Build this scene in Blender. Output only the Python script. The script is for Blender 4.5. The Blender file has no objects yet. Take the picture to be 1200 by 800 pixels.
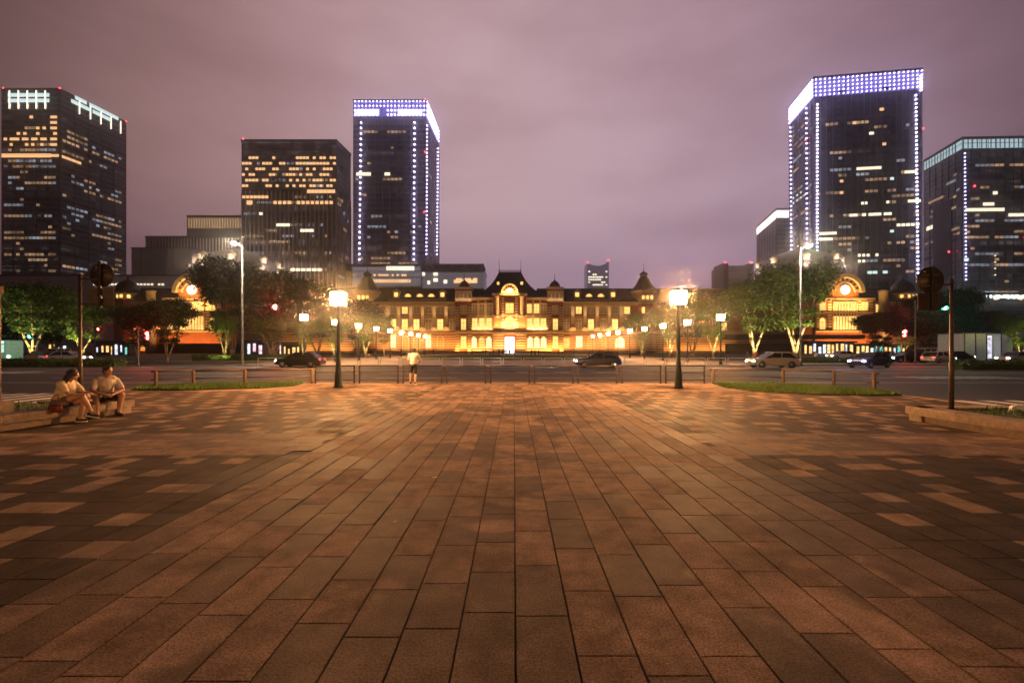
import bpy, math, random
from mathutils import Vector, Matrix, noise as mnoise
R = math.radians
PI = math.pi
F, CX, CY, EYE = 533.33, 602.0, 409.0, 1.65
scene = bpy.context.scene
COL = scene.collection
ORD = ['nearest', 'second', 'third', 'fourth', 'fifth', 'sixth', 'seventh', 'eighth', 'ninth', 'tenth', 'eleventh', 'twelfth',
       'thirteenth', 'fourteenth', 'fifteenth', 'sixteenth', 'seventeenth', 'eighteenth', 'nineteenth', 'twentieth']
ORD1 = ['first'] + ORD[1:]
ORD1 += ['twenty-' + o for o in ORD1[:9]]

def wx(px, Y): return (px - CX) * Y / F
def wz(py, Y): return EYE + (CY - py) * Y / F

# ------------------------------------------------------------------ materials
MATS = {}
class NT:
    def __init__(s, m):
        m.use_nodes = True
        s.t = m.node_tree; s.t.nodes.clear()
    def n(s, typ, **kw):
        nd = s.t.nodes.new(typ)
        for k, v in kw.items():
            if k.startswith('i_'):
                key = k[2:]
                key = int(key) if key.isdigit() else key
                if isinstance(v, tuple) and len(v) == 2 and hasattr(v[0], 'outputs'):
                    s.t.links.new(v[0].outputs[v[1]], nd.inputs[key])
                elif hasattr(v, 'outputs'):
                    s.t.links.new(v.outputs[0], nd.inputs[key])
                else:
                    nd.inputs[key].default_value = v
            else:
                setattr(nd, k, v)
        return nd
    def l(s, a, ao, b, bi): s.t.links.new(a.outputs[ao], b.inputs[bi])
    def math(s, op, a, b=0.0, c=0.0):
        nd = s.t.nodes.new('ShaderNodeMath'); nd.operation = op
        for i, v in enumerate((a, b, c)):
            if hasattr(v, 'outputs'): s.t.links.new(v.outputs[0], nd.inputs[i])
            elif isinstance(v, tuple): s.t.links.new(v[0].outputs[v[1]], nd.inputs[i])
            else: nd.inputs[i].default_value = v
        return nd
    def ramp(s, fac, stops, interp='LINEAR'):
        nd = s.t.nodes.new('ShaderNodeValToRGB'); nd.color_ramp.interpolation = interp
        e = nd.color_ramp.elements
        while len(e) < len(stops): e.new(0.5)
        for i, (p, c) in enumerate(stops):
            e[i].position = p; e[i].color = c if len(c) == 4 else (*c, 1)
        s.t.links.new(fac.outputs[0] if not isinstance(fac, tuple) else fac[0].outputs[fac[1]], nd.inputs[0])
        return nd

def c4(c): return (c[0], c[1], c[2], 1.0)

def mat(name, base, rough=0.6, metal=0.0, var=0.25, scale=3.0, bump=0.0, bscale=20.0, emis=None, es=0.0, island=0.0, spec=0.5, coord='Object', sampling=None, trans=0.0):
    """procedural principled material: base colour varied by noise (and per island), optional bump"""
    if name in MATS: return MATS[name]
    m = bpy.data.materials.new(name); t = NT(m)
    out = t.n('ShaderNodeOutputMaterial')
    p = t.n('ShaderNodeBsdfPrincipled')
    p.inputs['Roughness'].default_value = rough
    p.inputs['Metallic'].default_value = metal
    p.inputs['Specular IOR Level'].default_value = spec
    tc = t.n('ShaderNodeTexCoord')
    ns = t.n('ShaderNodeTexNoise', i_Scale=scale, i_Detail=5.0, i_Roughness=0.6, i_Vector=(tc, coord))
    lo = tuple(max(0, b * (1 - var)) for b in base); hi = tuple(min(1, b * (1 + var)) for b in base)
    r = t.ramp(ns, [(0.3, lo), (0.7, hi)])
    colr = r
    if island:
        g = t.n('ShaderNodeNewGeometry')
        mr = t.n('ShaderNodeMapRange', i_Value=(g, 'Random Per Island')); mr.inputs['To Min'].default_value = 1 - island; mr.inputs['To Max'].default_value = 1 + island
        mx = t.n('ShaderNodeVectorMath', operation='SCALE'); t.l(r, 0, mx, 0); t.l(mr, 0, mx, 'Scale')
        colr = mx
    t.l(colr, 0, p, 'Base Color')
    if bump:
        nb = t.n('ShaderNodeTexNoise', i_Scale=bscale, i_Detail=4.0, i_Vector=(tc, coord))
        b = t.n('ShaderNodeBump', i_Strength=bump, i_Height=nb); b.inputs['Distance'].default_value = 0.02
        t.l(b, 0, p, 'Normal')
    if emis:
        p.inputs['Emission Color'].default_value = c4(emis); p.inputs['Emission Strength'].default_value = es
    if trans:
        tr = t.n('ShaderNodeBsdfTranslucent'); t.l(colr, 0, tr, 'Color')
        mix = t.n('ShaderNodeMixShader', i_0=trans); t.l(p, 0, mix, 1); t.l(tr, 0, mix, 2); t.l(mix, 0, out, 0)
    else:
        t.l(p, 0, out, 0)
    if sampling: m.cycles.emission_sampling = sampling
    MATS[name] = m
    return m

def emat(name, colr, s, sampling='NONE', var=0.0, scale=1.0):
    if name in MATS: return MATS[name]
    m = bpy.data.materials.new(name); t = NT(m)
    out = t.n('ShaderNodeOutputMaterial'); e = t.n('ShaderNodeEmission', i_Strength=s)
    e.inputs[0].default_value = c4(colr)
    if var:
        tc = t.n('ShaderNodeTexCoord')
        ns = t.n('ShaderNodeTexNoise', i_Scale=scale, i_Detail=3.0, i_Vector=(tc, 'Object'))
        mr = t.n('ShaderNodeMapRange', i_Value=ns); mr.inputs[1].default_value = .3; mr.inputs[2].default_value = .7
        mr.inputs[3].default_value = s * (1 - var); mr.inputs[4].default_value = s * (1 + var)
        t.l(mr, 0, e, 'Strength')
    t.l(e, 0, out, 0)
    m.cycles.emission_sampling = sampling
    MATS[name] = m
    return m

# ------------------------------------------------------------------ mesh builder
class MB:
    def __init__(s): s.v = []; s.f = []; s.m = []; s.smooth = []
    def add(s, vs, fs, mi=0, sm=False):
        o = len(s.v); s.v.extend(vs)
        for f in fs: s.f.append(tuple(i + o for i in f)); s.m.append(mi); s.smooth.append(sm)
        return s
    def box(s, x0, x1, y0, y1, z0, z1, mi=0, T=None):
        vs = [(x0, y0, z0), (x1, y0, z0), (x1, y1, z0), (x0, y1, z0), (x0, y0, z1), (x1, y0, z1), (x1, y1, z1), (x0, y1, z1)]
        if T: vs = [T(v) for v in vs]
        return s.add(vs, [(0, 3, 2, 1), (4, 5, 6, 7), (0, 1, 5, 4), (1, 2, 6, 5), (2, 3, 7, 6), (3, 0, 4, 7)], mi)
    def bbox(s, x0, x1, y0, y1, z0, z1, b=0.01, mi=0):
        """box with chamfered edges"""
        vs = []
        for (z, i) in ((z0, b), (z0 + b, 0), (z1 - b, 0), (z1, b)):
            vs += [(x0 + i + (b if not i else 0), y0 + i, z), (x1 - i - (b if not i else 0), y0 + i, z), (x1 - i, y0 + i + (b if not i else 0), z), (x1 - i, y1 - i - (b if not i else 0), z),
                   (x1 - i - (b if not i else 0), y1 - i, z), (x0 + i + (b if not i else 0), y1 - i, z), (x0 + i, y1 - i - (b if not i else 0), z), (x0 + i, y0 + i + (b if not i else 0), z)]
        fs = [tuple(range(7, -1, -1)), tuple(range(24, 32))]
        for k in range(3):
            for j in range(8): fs.append((k * 8 + j, k * 8 + (j + 1) % 8, k * 8 + 8 + (j + 1) % 8, k * 8 + 8 + j))
        return s.add(vs, fs, mi)
    def prism(s, poly, z0, z1, mi=0, T=None):
        n = len(poly)
        vs = [(x, y, z0) for x, y in poly] + [(x, y, z1) for x, y in poly]
        if T: vs = [T(v) for v in vs]
        return s.add(vs, [tuple(range(n - 1, -1, -1)), tuple(range(n, 2 * n))] + [(i, (i + 1) % n, n + (i + 1) % n, n + i) for i in range(n)], mi)
    def xz(s, poly, y0, y1, mi=0, T=None):
        """polygon in x,z extruded along y"""
        n = len(poly)
        vs = [(x, y0, z) for x, z in poly] + [(x, y1, z) for x, z in poly]
        if T: vs = [T(v) for v in vs]
        return s.add(vs, [tuple(range(n)), tuple(range(2 * n - 1, n - 1, -1))] + [((i + 1) % n, i, n + i, n + (i + 1) % n) for i in range(n)], mi)
    def yz(s, poly, x0, x1, mi=0):
        n = len(poly)
        vs = [(x0, y, z) for y, z in poly] + [(x1, y, z) for y, z in poly]
        return s.add(vs, [tuple(range(n - 1, -1, -1)), tuple(range(n, 2 * n))] + [(i, (i + 1) % n, n + (i + 1) % n, n + i) for i in range(n)], mi)
    def loft(s, rings, mi=0, cap=True, sm=False):
        n = len(rings[0]); vs = [p for r in rings for p in r]; fs = []
        for k in range(len(rings) - 1):
            for j in range(n): fs.append((k * n + j, k * n + (j + 1) % n, (k + 1) * n + (j + 1) % n, (k + 1) * n + j))
        if cap: fs.append(tuple(range(n - 1, -1, -1))); fs.append(tuple(range((len(rings) - 1) * n, len(rings) * n)))
        return s.add(vs, fs, mi, sm)
    def lathe(s, prof, c=(0, 0, 0), seg=16, mi=0, sm=True, rot=0.0, cap=True):
        rings = []
        for r, z in prof:
            r = max(r, 0.0005)
            rings.append([(c[0] + r * math.cos(2 * PI * j / seg + rot), c[1] + r * math.sin(2 * PI * j / seg + rot), c[2] + z) for j in range(seg)])
        return s.loft(rings, mi, cap, sm)
    def tube(s, p0, p1, r0, r1=None, seg=8, mi=0, sm=True, cap=True):
        r1 = r0 if r1 is None else r1
        a = Vector(p0); b = Vector(p1); d = (b - a)
        if d.length < 1e-6: return s
        d.normalize(); u = d.orthogonal().normalized(); w = d.cross(u)
        rings = [[tuple(c + (u * math.cos(2 * PI * j / seg) + w * math.sin(2 * PI * j / seg)) * r) for j in range(seg)] for c, r in ((a, r0), (b, r1))]
        return s.loft(rings, mi, cap, sm)
    def path(s, pts, rs, seg=8, mi=0):
        for i in range(len(pts) - 1):
            r0 = rs[i] if isinstance(rs, (list, tuple)) else rs; r1 = rs[i + 1] if isinstance(rs, (list, tuple)) else rs
            s.tube(pts[i], pts[i + 1], r0, r1, seg, mi)
        return s
    def capsule(s, p0, p1, r0, r1=None, seg=12):
        r1 = r0 if r1 is None else r1
        a = Vector(p0); b = Vector(p1); d = (b - a); L = d.length
        d = d.normalized() if L > 1e-6 else Vector((0, 0, 1)); u = d.orthogonal().normalized(); w = d.cross(u)
        rings = []
        for t in (-89, -60, -30, 0): rings.append((a + d * (r0 * math.sin(R(t))), r0 * math.cos(R(t))))
        for t in (0, 30, 60, 89): rings.append((b + d * (r1 * math.sin(R(t))), r1 * math.cos(R(t))))
        return s.loft([[tuple(c + (u * math.cos(2 * PI * j / seg) + w * math.sin(2 * PI * j / seg)) * r) for j in range(seg)] for c, r in rings])
    def ell(s, c, r, M=None, seg=14, mi=0, sm=True):
        rings = []
        for i in range(9):
            t = R(-89 + 178 * i / 8); rings.append([Vector((r[0] * math.cos(t) * math.cos(2 * PI * j / seg), r[1] * math.cos(t) * math.sin(2 * PI * j / seg), r[2] * math.sin(t))) for j in range(seg)])
        return s.loft([[tuple((M @ p if M else p) + Vector(c)) for p in rg] for rg in rings], mi, True, sm)
    def mesh(s, name, mats):
        me = bpy.data.meshes.new(name); me.from_pydata(s.v, [], s.f)
        for m in (mats if isinstance(mats, (list, tuple)) else [mats]): me.materials.append(m)
        me.polygons.foreach_set('material_index', s.m); me.polygons.foreach_set('use_smooth', s.smooth)
        me.update(); return me
    def build(s, name, mats, parent=None, world=False, loc=None, rz=0):
        if world and parent is not None:
            o = parent_world(parent)
            s.v = [(x - o[0], y - o[1], z - o[2]) for x, y, z in s.v]
        ob = bpy.data.objects.new(name, s.mesh(name, mats)); COL.objects.link(ob)
        if parent is not None: ob.parent = parent
        if loc: ob.location = loc
        if rz: ob.rotation_euler.z = rz
        return ob

def parent_world(p):
    o = Vector(p.location)
    while p.parent is not None: p = p.parent; o += Vector(p.location)
    return o

def tag(o, label, cat, group=None, kind=None):
    if label: o['label'] = label
    if cat: o['category'] = cat
    if group: o['group'] = group
    if kind: o['kind'] = kind
    return o
def thing(name, label, cat, loc=(0, 0, 0), rz=0, group=None):
    o = bpy.data.objects.new(name, None); COL.objects.link(o); o.location = loc; o.rotation_euler.z = rz
    o.empty_display_size = 0.2
    return tag(o, label, cat, group)
def copy_tree(o, parent=None):
    c = o.copy(); COL.objects.link(c); c.parent = parent
    for ch in list(o.children): copy_tree(ch, c)
    return c
def struct(o): o['kind'] = 'structure'; return o
def light(typ, name, loc, energy, color, target=None, parent=None, **kw):
    l = bpy.data.lights.new(name, typ); l.energy = energy; l.color = color
    for k, v in kw.items(): setattr(l, k, v)
    o = bpy.data.objects.new(name, l); COL.objects.link(o)
    if target is not None:
        o.rotation_euler = (Vector(target) - Vector(loc)).to_track_quat('-Z', 'Y').to_euler()
    o.location = loc
    if parent is not None:
        o.parent = parent; o.location = Vector(loc) - parent_world(parent)
    return o
WARM = (1.0, 0.50, 0.19)
GOLD = (1.0, 0.40, 0.085)

# ------------------------------------------------------------------ camera, render, world
cam = bpy.data.cameras.new('camera'); co = bpy.data.objects.new('camera', cam); COL.objects.link(co)
co.location = (0, 0, EYE); co.rotation_euler = (R(90), 0, 0)
cam.sensor_width = 36; cam.lens = 16; cam.clip_end = 4000; cam.clip_start = 0.05
cam.shift_x = -2 / 1200; cam.shift_y = 9 / 1200
scene.camera = co
scene.view_settings.view_transform = 'Standard'; scene.view_settings.look = 'None'; scene.view_settings.exposure = 0.0; scene.view_settings.gamma = 1.0
cy = scene.cycles
cy.use_denoising = True; cy.max_bounces = 5; cy.diffuse_bounces = 2; cy.glossy_bounces = 2; cy.transmission_bounces = 4; cy.transparent_max_bounces = 6; cy.volume_bounces = 0
cy.sample_clamp_indirect = 3.0; cy.sample_clamp_direct = 0.0; cy.use_light_tree = True; cy.caustics_reflective = False; cy.caustics_refractive = False
try: cy.denoiser = 'OPENIMAGEDENOISE'
except Exception: pass

def make_world():
    w = bpy.data.worlds.new('World'); scene.world = w; t = NT(w)
    out = t.n('ShaderNodeOutputWorld'); bg = t.n('ShaderNodeBackground', i_Strength=0.93)
    tc = t.n('ShaderNodeTexCoord')
    nrm = t.n('ShaderNodeVectorMath', operation='NORMALIZE'); t.l(tc, 'Generated', nrm, 0)
    dot = t.n('ShaderNodeVectorMath', operation='DOT_PRODUCT'); t.l(nrm, 0, dot, 0)
    dot.inputs[1].default_value = Vector((0.03, 1, 0.30)).normalized()
    # low cloud lit by the city: brightest over the far district, dim overhead and behind
    mp = t.n('ShaderNodeMapping'); t.l(nrm, 0, mp, 0); mp.inputs['Scale'].default_value = (1.0, 1.0, 3.2)
    n1 = t.n('ShaderNodeTexNoise', i_Scale=1.7, i_Detail=5.0, i_Roughness=0.5, i_Vector=mp)
    n2 = t.n('ShaderNodeTexNoise', i_Scale=5.0, i_Detail=4.0, i_Roughness=0.5, i_Vector=mp)
    wob = t.math('MULTIPLY_ADD', (n1, 0), 0.30, -0.15)
    wob2 = t.math('MULTIPLY_ADD', (n2, 0), 0.12, -0.06)
    s = t.math('ADD', t.math('ADD', (dot, 'Value'), wob), wob2)
    mr = t.n('ShaderNodeMapRange', i_Value=s); mr.inputs[1].default_value = -1; mr.inputs[2].default_value = 1
    ramp = t.ramp(mr, [(0.0, (0.030, 0.018, 0.020)), (0.66, (0.065, 0.038, 0.042)), (0.80, (0.115, 0.064, 0.067)), (0.89, (0.31, 0.180, 0.195)), (0.955, (0.47, 0.295, 0.325)), (1.0, (0.61, 0.415, 0.455))])
    sep = t.n('ShaderNodeSeparateXYZ'); t.l(nrm, 0, sep, 0)
    # colour drift: warmer on the left, more violet on the right
    tint = t.ramp(t.math('MULTIPLY_ADD', (sep, 0), 0.5, 0.5), [(0.1, (1.02, 0.96, 0.86)), (0.5, (1, 1, 1)), (0.9, (0.93, 0.99, 1.17))])
    mul = t.n('ShaderNodeMix', data_type='RGBA', blend_type='MULTIPLY'); mul.inputs[0].default_value = 1.0
    t.l(ramp, 0, mul, 6); t.l(tint, 0, mul, 7)
    # a darker violet layer of murk just above the roofs
    hz = t.ramp(t.math('ABSOLUTE', (sep, 2)), [(0.0, (0.60, 0.60, 0.70)), (0.17, (0.68, 0.66, 0.76)), (0.29, (1, 1, 1))])
    mul2 = t.n('ShaderNodeMix', data_type='RGBA', blend_type='MULTIPLY'); mul2.inputs[0].default_value = 1.0
    t.l(mul, 2, mul2, 6); t.l(hz, 0, mul2, 7)
    ov = t.ramp((sep, 2), [(0.62, (1, 1, 1)), (0.80, (0.25, 0.25, 0.25))])
    mul3 = t.n('ShaderNodeMix', data_type='RGBA', blend_type='MULTIPLY'); mul3.inputs[0].default_value = 1.0
    t.l(mul2, 2, mul3, 6); t.l(ov, 0, mul3, 7)
    t.l(mul3, 2, bg, 0); t.l(bg, 0, out, 0)
make_world()

# ------------------------------------------------------------------ shared materials
M_fence = mat('dark bronze pipe', (0.06, 0.045, 0.035), 0.45, 0.6, bump=0.1)
M_wood = mat('dark timber rail', (0.07, 0.04, 0.022), 0.6, bump=0.3, bscale=30)
M_pole = mat('lamp pole paint', (0.03, 0.045, 0.04), 0.4, 0.4, var=0.4, bump=0.15)
M_rust = mat('worn brown pole paint', (0.055, 0.032, 0.022), 0.5, 0.2, var=0.5, scale=6, bump=0.2)
M_steel = mat('dull grey steel', (0.09, 0.085, 0.08), 0.5, 0.3)
M_black = mat('black plastic', (0.02, 0.02, 0.02), 0.5)
M_granite = mat('granite block', (0.25, 0.18, 0.13), 0.75, var=0.3, scale=9, bump=0.5, bscale=60)
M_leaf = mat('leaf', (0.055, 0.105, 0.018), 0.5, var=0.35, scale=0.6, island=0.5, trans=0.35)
M_leafd = mat('dark leaf', (0.02, 0.042, 0.012), 0.6, var=0.4, scale=0.5, island=0.5, trans=0.2)  # shade of the unlit trees is put into this leaf colour
M_bark = mat('pale mottled bark', (0.22, 0.17, 0.12), 0.8, var=0.5, scale=5, bump=0.6, bscale=12)
M_grass = mat('grass blade', (0.07, 0.13, 0.02), 0.6, var=0.35, scale=2, island=0.5, trans=0.25)
M_soil = mat('turf soil', (0.035, 0.05, 0.015), 0.9, var=0.5, scale=5, bump=0.6)
M_white_paint = mat('worn white road paint', (0.72, 0.70, 0.66), 0.55, var=0.25, scale=2.5, bump=0.3, bscale=80)

# ------------------------------------------------------------------ ground
def asphalt():
    m = bpy.data.materials.new('asphalt'); t = NT(m)
    out = t.n('ShaderNodeOutputMaterial'); p = t.n('ShaderNodeBsdfPrincipled')
    tc = t.n('ShaderNodeTexCoord')
    mp = t.n('ShaderNodeMapping'); t.l(tc, 'Object', mp, 0); mp.inputs['Scale'].default_value = (0.03, 0.6, 1)
    lanes = t.n('ShaderNodeTexNoise', i_Scale=1.0, i_Detail=4.0, i_Vector=mp)
    fine = t.n('ShaderNodeTexNoise', i_Scale=60.0, i_Detail=3.0, i_Vector=(tc, 'Object'))
    big = t.n('ShaderNodeTexNoise', i_Scale=0.35, i_Detail=4.0, i_Vector=(tc, 'Object'))
    a = t.math('ADD', t.math('MULTIPLY', (lanes, 0), 0.6), t.math('ADD', t.math('MULTIPLY', (fine, 0), 0.2), t.math('MULTIPLY', (big, 0), 0.3)))
    p.inputs['Specular IOR Level'].default_value = .3
    r = t.ramp(a, [(0.4, (0.030, 0.023, 0.019)), (0.7, (0.066, 0.050, 0.042))])
    t.l(r, 0, p, 'Base Color')
    rr = t.n('ShaderNodeMapRange', i_Value=lanes); rr.inputs[3].default_value = 0.55; rr.inputs[4].default_value = 0.8
    t.l(rr, 0, p, 'Roughness')
    b = t.n('ShaderNodeBump', i_Strength=0.35, i_Height=fine); b.inputs['Distance'].default_value = 0.01; t.l(b, 0, p, 'Normal')
    t.l(p, 0, out, 0)
    return m
M_asph = asphalt()
RZ = -0.12
g = MB(); g.add([(-900, -60, RZ), (900, -60, RZ), (900, 1500, RZ), (-900, 1500, RZ)], [(0, 1, 2, 3)])
struct(g.build('road', M_asph))

# paving: individual slabs (one sheet of paving, real joints)
def paving_mat(name, lo, hi, light_var, gscale=90):
    m = bpy.data.materials.new(name); t = NT(m)
    out = t.n('ShaderNodeOutputMaterial'); p = t.n('ShaderNodeBsdfPrincipled'); p.inputs['Specular IOR Level'].default_value = .12
    tc = t.n('ShaderNodeTexCoord'); ge = t.n('ShaderNodeNewGeometry')
    grain = t.n('ShaderNodeTexNoise', i_Scale=float(gscale), i_Detail=3.0, i_Roughness=0.75, i_Vector=(tc, 'Object'))
    mid = t.n('ShaderNodeTexNoise', i_Scale=5.0, i_Detail=6.0, i_Roughness=0.62, i_Vector=(tc, 'Object'))
    damp_shade = t.n('ShaderNodeTexNoise', i_Scale=0.55, i_Detail=5.0, i_Roughness=0.55, i_Distortion=0.5, i_Vector=(tc, 'Object'))
    base = t.ramp(t.math('ADD', t.math('MULTIPLY', (mid, 0), 0.75), t.math('MULTIPLY', (ge, 'Random Per Island'), 0.32)), [(0.30, lo), (0.75, hi)])
    gr = t.n('ShaderNodeMapRange', i_Value=grain); gr.inputs[1].default_value = 0.3; gr.inputs[2].default_value = 0.72; gr.inputs[3].default_value = 0.38; gr.inputs[4].default_value = 1.75
    sc = t.n('ShaderNodeVectorMath', operation='SCALE'); t.l(base, 0, sc, 0); t.l(gr, 0, sc, 'Scale')
    # damp patches double as painted tree shade per slab: darker, some sheen, ragged edge
    wv = t.math('ADD', (damp_shade, 0), t.math('MULTIPLY_ADD', (ge, 'Random Per Island'), 0.34, -0.17))
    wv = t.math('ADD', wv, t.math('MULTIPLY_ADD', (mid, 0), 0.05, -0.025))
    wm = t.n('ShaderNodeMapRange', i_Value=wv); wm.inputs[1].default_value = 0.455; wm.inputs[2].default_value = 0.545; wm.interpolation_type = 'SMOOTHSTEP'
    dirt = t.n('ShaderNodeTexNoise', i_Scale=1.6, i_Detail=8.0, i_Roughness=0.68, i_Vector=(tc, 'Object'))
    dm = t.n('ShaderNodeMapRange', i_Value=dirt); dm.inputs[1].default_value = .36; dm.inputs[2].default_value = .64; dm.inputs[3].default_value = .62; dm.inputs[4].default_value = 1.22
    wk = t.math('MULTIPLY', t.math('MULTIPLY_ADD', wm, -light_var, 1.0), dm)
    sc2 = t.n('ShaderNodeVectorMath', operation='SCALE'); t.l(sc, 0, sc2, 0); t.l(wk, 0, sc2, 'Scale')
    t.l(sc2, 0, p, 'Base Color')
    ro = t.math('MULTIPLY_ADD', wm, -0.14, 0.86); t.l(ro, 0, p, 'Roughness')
    b = t.n('ShaderNodeBump', i_Strength=0.8, i_Height=grain); b.inputs['Distance'].default_value = 0.006; t.l(b, 0, p, 'Normal')
    t.l(p, 0, out, 0)
    return m
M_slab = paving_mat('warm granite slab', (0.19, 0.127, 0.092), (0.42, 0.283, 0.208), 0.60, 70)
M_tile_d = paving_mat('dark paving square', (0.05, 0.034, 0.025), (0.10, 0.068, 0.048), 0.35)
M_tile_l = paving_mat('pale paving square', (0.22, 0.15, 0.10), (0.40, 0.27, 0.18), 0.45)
M_joint = mat('dark joint sand', (0.03, 0.022, 0.016), 0.95, var=0.4, scale=8)

PL = [(-30, -14), (30, -14), (30, 9.0), (13.8, 10.7), (13.8, 16.2), (14.6, 18.3), (13.6, 20.4), (11.9, 21.6), (9.7, 22.3), (-9.9, 22.3), (-12.0, 21.9), (-14.5, 21.3), (-16.2, 20.2), (-15.6, 18.0), (-15.3, 16.5), (-13.5, 14.2), (-12.2, 11.6), (-30, 11.6)]
def inside(x, y, P):
    c = False; n = len(P)
    for i in range(n):
        x1, y1 = P[i]; x2, y2 = P[(i + 1) % n]
        if (y1 > y) != (y2 > y) and x < (x2 - x1) * (y - y1) / (y2 - y1) + x1: c = not c
    return c
rnd = random.Random(5)
def slab(mb, x0, x1, y0, y1, mi, j=0.004, b=0.004):
    h = [rnd.uniform(-0.0012, 0.0012) for _ in range(4)]
    x0 += j * 1.4; x1 -= j * 1.4; y0 += j * .6; y1 -= j * .6
    o = [(x0, y0), (x1, y0), (x1, y1), (x0, y1)]; i_ = [(x0 + b, y0 + b), (x1 - b, y0 + b), (x1 - b, y1 - b), (x0 + b, y1 - b)]
    vs = [(a, c, -0.012) for a, c in o] + [(a, c, -0.003 + h[k]) for k, (a, c) in enumerate(o)] + [(a, c, h[k]) for k, (a, c) in enumerate(i_)]
    fs = [(8, 9, 10, 11)] + [(4 + k, 4 + (k + 1) % 4, 8 + (k + 1) % 4, 8 + k) for k in range(4)] + [(k, (k + 1) % 4, 4 + (k + 1) % 4, 4 + k) for k in range(4)]
    mb.add(vs, fs, mi)
def plaza():
    mb = MB(); W = 0.33; HX = 10 * W
    bands = [(7.1, 8.95), (17.9, 30)]
    def isband(y): return any(a <= y < b for a, b in bands)
    # long slabs of the central walk and the cross bands
    ncol = 60
    for c in range(-ncol, ncol):
        x0 = c * W + 0.01; xm = x0 + W / 2
        y = -4 + rnd.uniform(0, 0.6)
        central = -HX <= xm < HX
        while y < 22.6:
            L = rnd.choice((0.52, 0.62, 0.62, 0.66, 0.74))
            y1 = y + L
            if central:
                if inside(xm, (y + y1) / 2, PL): slab(mb, x0, x0 + W, y, min(y1, 22.25), 0)
            y = y1
    for a, b in bands:
        nr = 6 if a < 10 else 14
        hh = (b - a) / 6 if a < 10 else 0.33
        for r in range(nr):
            ya = a + r * hh
            x = -24 + rnd.uniform(0, .6)
            while x < 24:
                L = rnd.choice((0.6, 0.66, 0.72)); xm = x + L / 2
                if not (-HX < xm < HX + .01) and inside(xm, ya + hh / 2, PL):
                    xa, xb = x, x + L
                    if xa < HX + 0.01 < xb: xa = HX + .01
                    if xa < -HX + 0.01 < xb: xb = -HX + .01
                    slab(mb, xa, xb, ya, ya + hh, 0)
                x += L
    # chequered squares beside the walk
    for ix in range(0, 56):
        for sgn in (-1, 1):
            x0 = (HX + .01 + ix * W) if sgn > 0 else (-HX + .01 - (ix + 1) * W)
            ny = 0
            y = -3.0
            while y < 17.9:
                lim = 7.1 if y < 7.1 else 17.9
                if 7.1 - 1e-6 <= y < 8.95: y = 8.95; continue
                y1 = min(y + W, lim)
                if lim - y1 < 0.1: y1 = lim
                if inside(x0 + W / 2, (y + y1) / 2, PL):
                    k = (ix + 2 * ny) % 5
                    pr = 0.82 if k == 0 else 0.09
                    slab(mb, x0, x0 + W, y, y1, 2 if rnd.random() < pr else 1)
                y = y1; ny += 1
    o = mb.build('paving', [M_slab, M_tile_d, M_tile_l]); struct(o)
    b = MB(); b.prism(PL, RZ - .1, -0.010); struct(b.build('paving_bed', M_joint))
    # kerb of stone along the road edge
    kb = MB(); pts = [(30, 10.7)] + PL[3:16] + [(-13.6, 11.9), (-30, 11.9)]
    for (xa, ya), (xb, yb) in zip(pts, pts[1:]):
        L = math.hypot(xb - xa, yb - ya); n = max(1, int(L / 0.9)); dx, dy = (xb - xa) / L, (yb - ya) / L
        nx, ny_ = dy, -dx
        if not inside((xa + xb) / 2 - nx * .3, (ya + yb) / 2 - ny_ * .3, PL): nx, ny_ = -nx, -ny_
        for k in range(n):
            s0 = L * k / n + .005; s1 = L * (k + 1) / n - .005
            q = [(xa + dx * s0, ya + dy * s0), (xa + dx * s1, ya + dy * s1)]
            q += [(q[1][0] + nx * .16, q[1][1] + ny_ * .16), (q[0][0] + nx * .16, q[0][1] + ny_ * .16)]
            ar = sum(q[i][0] * q[(i + 1) % 4][1] - q[(i + 1) % 4][0] * q[i][1] for i in range(4))
            if ar < 0: q = q[::-1]
            kb.prism(q, RZ - .05, 0.004)
    struct(kb.build('kerb', M_granite))
plaza()

# road markings
def markings():
    mb = MB(); z = RZ + 0.004
    def q(x0, x1, y0, y1): mb.add([(x0, y0, z), (x1, y0, z), (x1, y1, z), (x0, y1, z)], [(0, 1, 2, 3)])
    for k in range(16):
        q(14.15 + k * .9, 14.6 + k * .9, 12.9, 15.7); q(-16.1 - k * .9, -15.65 - k * .9, 14.9, 18.2)
    q(-60, 60, 45.6, 45.85); q(-60, 60, 39.4, 39.6); q(-60, 60, 33.2, 33.4); q(-60, 60, 24.0, 24.15)  # solid far-lane lines are painted stand-ins for streaks of vehicle light
    for k in range(-12, 13):
        for y in (28.0, 36.3, 42.5): q(k * 10 + 1.5, k * 10 + 6.5, y, y + .13)
    for k in range(7): q(24.6 + k * .95, 25.05 + k * .95, 27.2, 29.6)
    for k in range(9): q(-45 + k * .95, -44.55 + k * .95, 33, 36)
    struct(mb.build('road_marking', M_white_paint))
markings()

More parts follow.
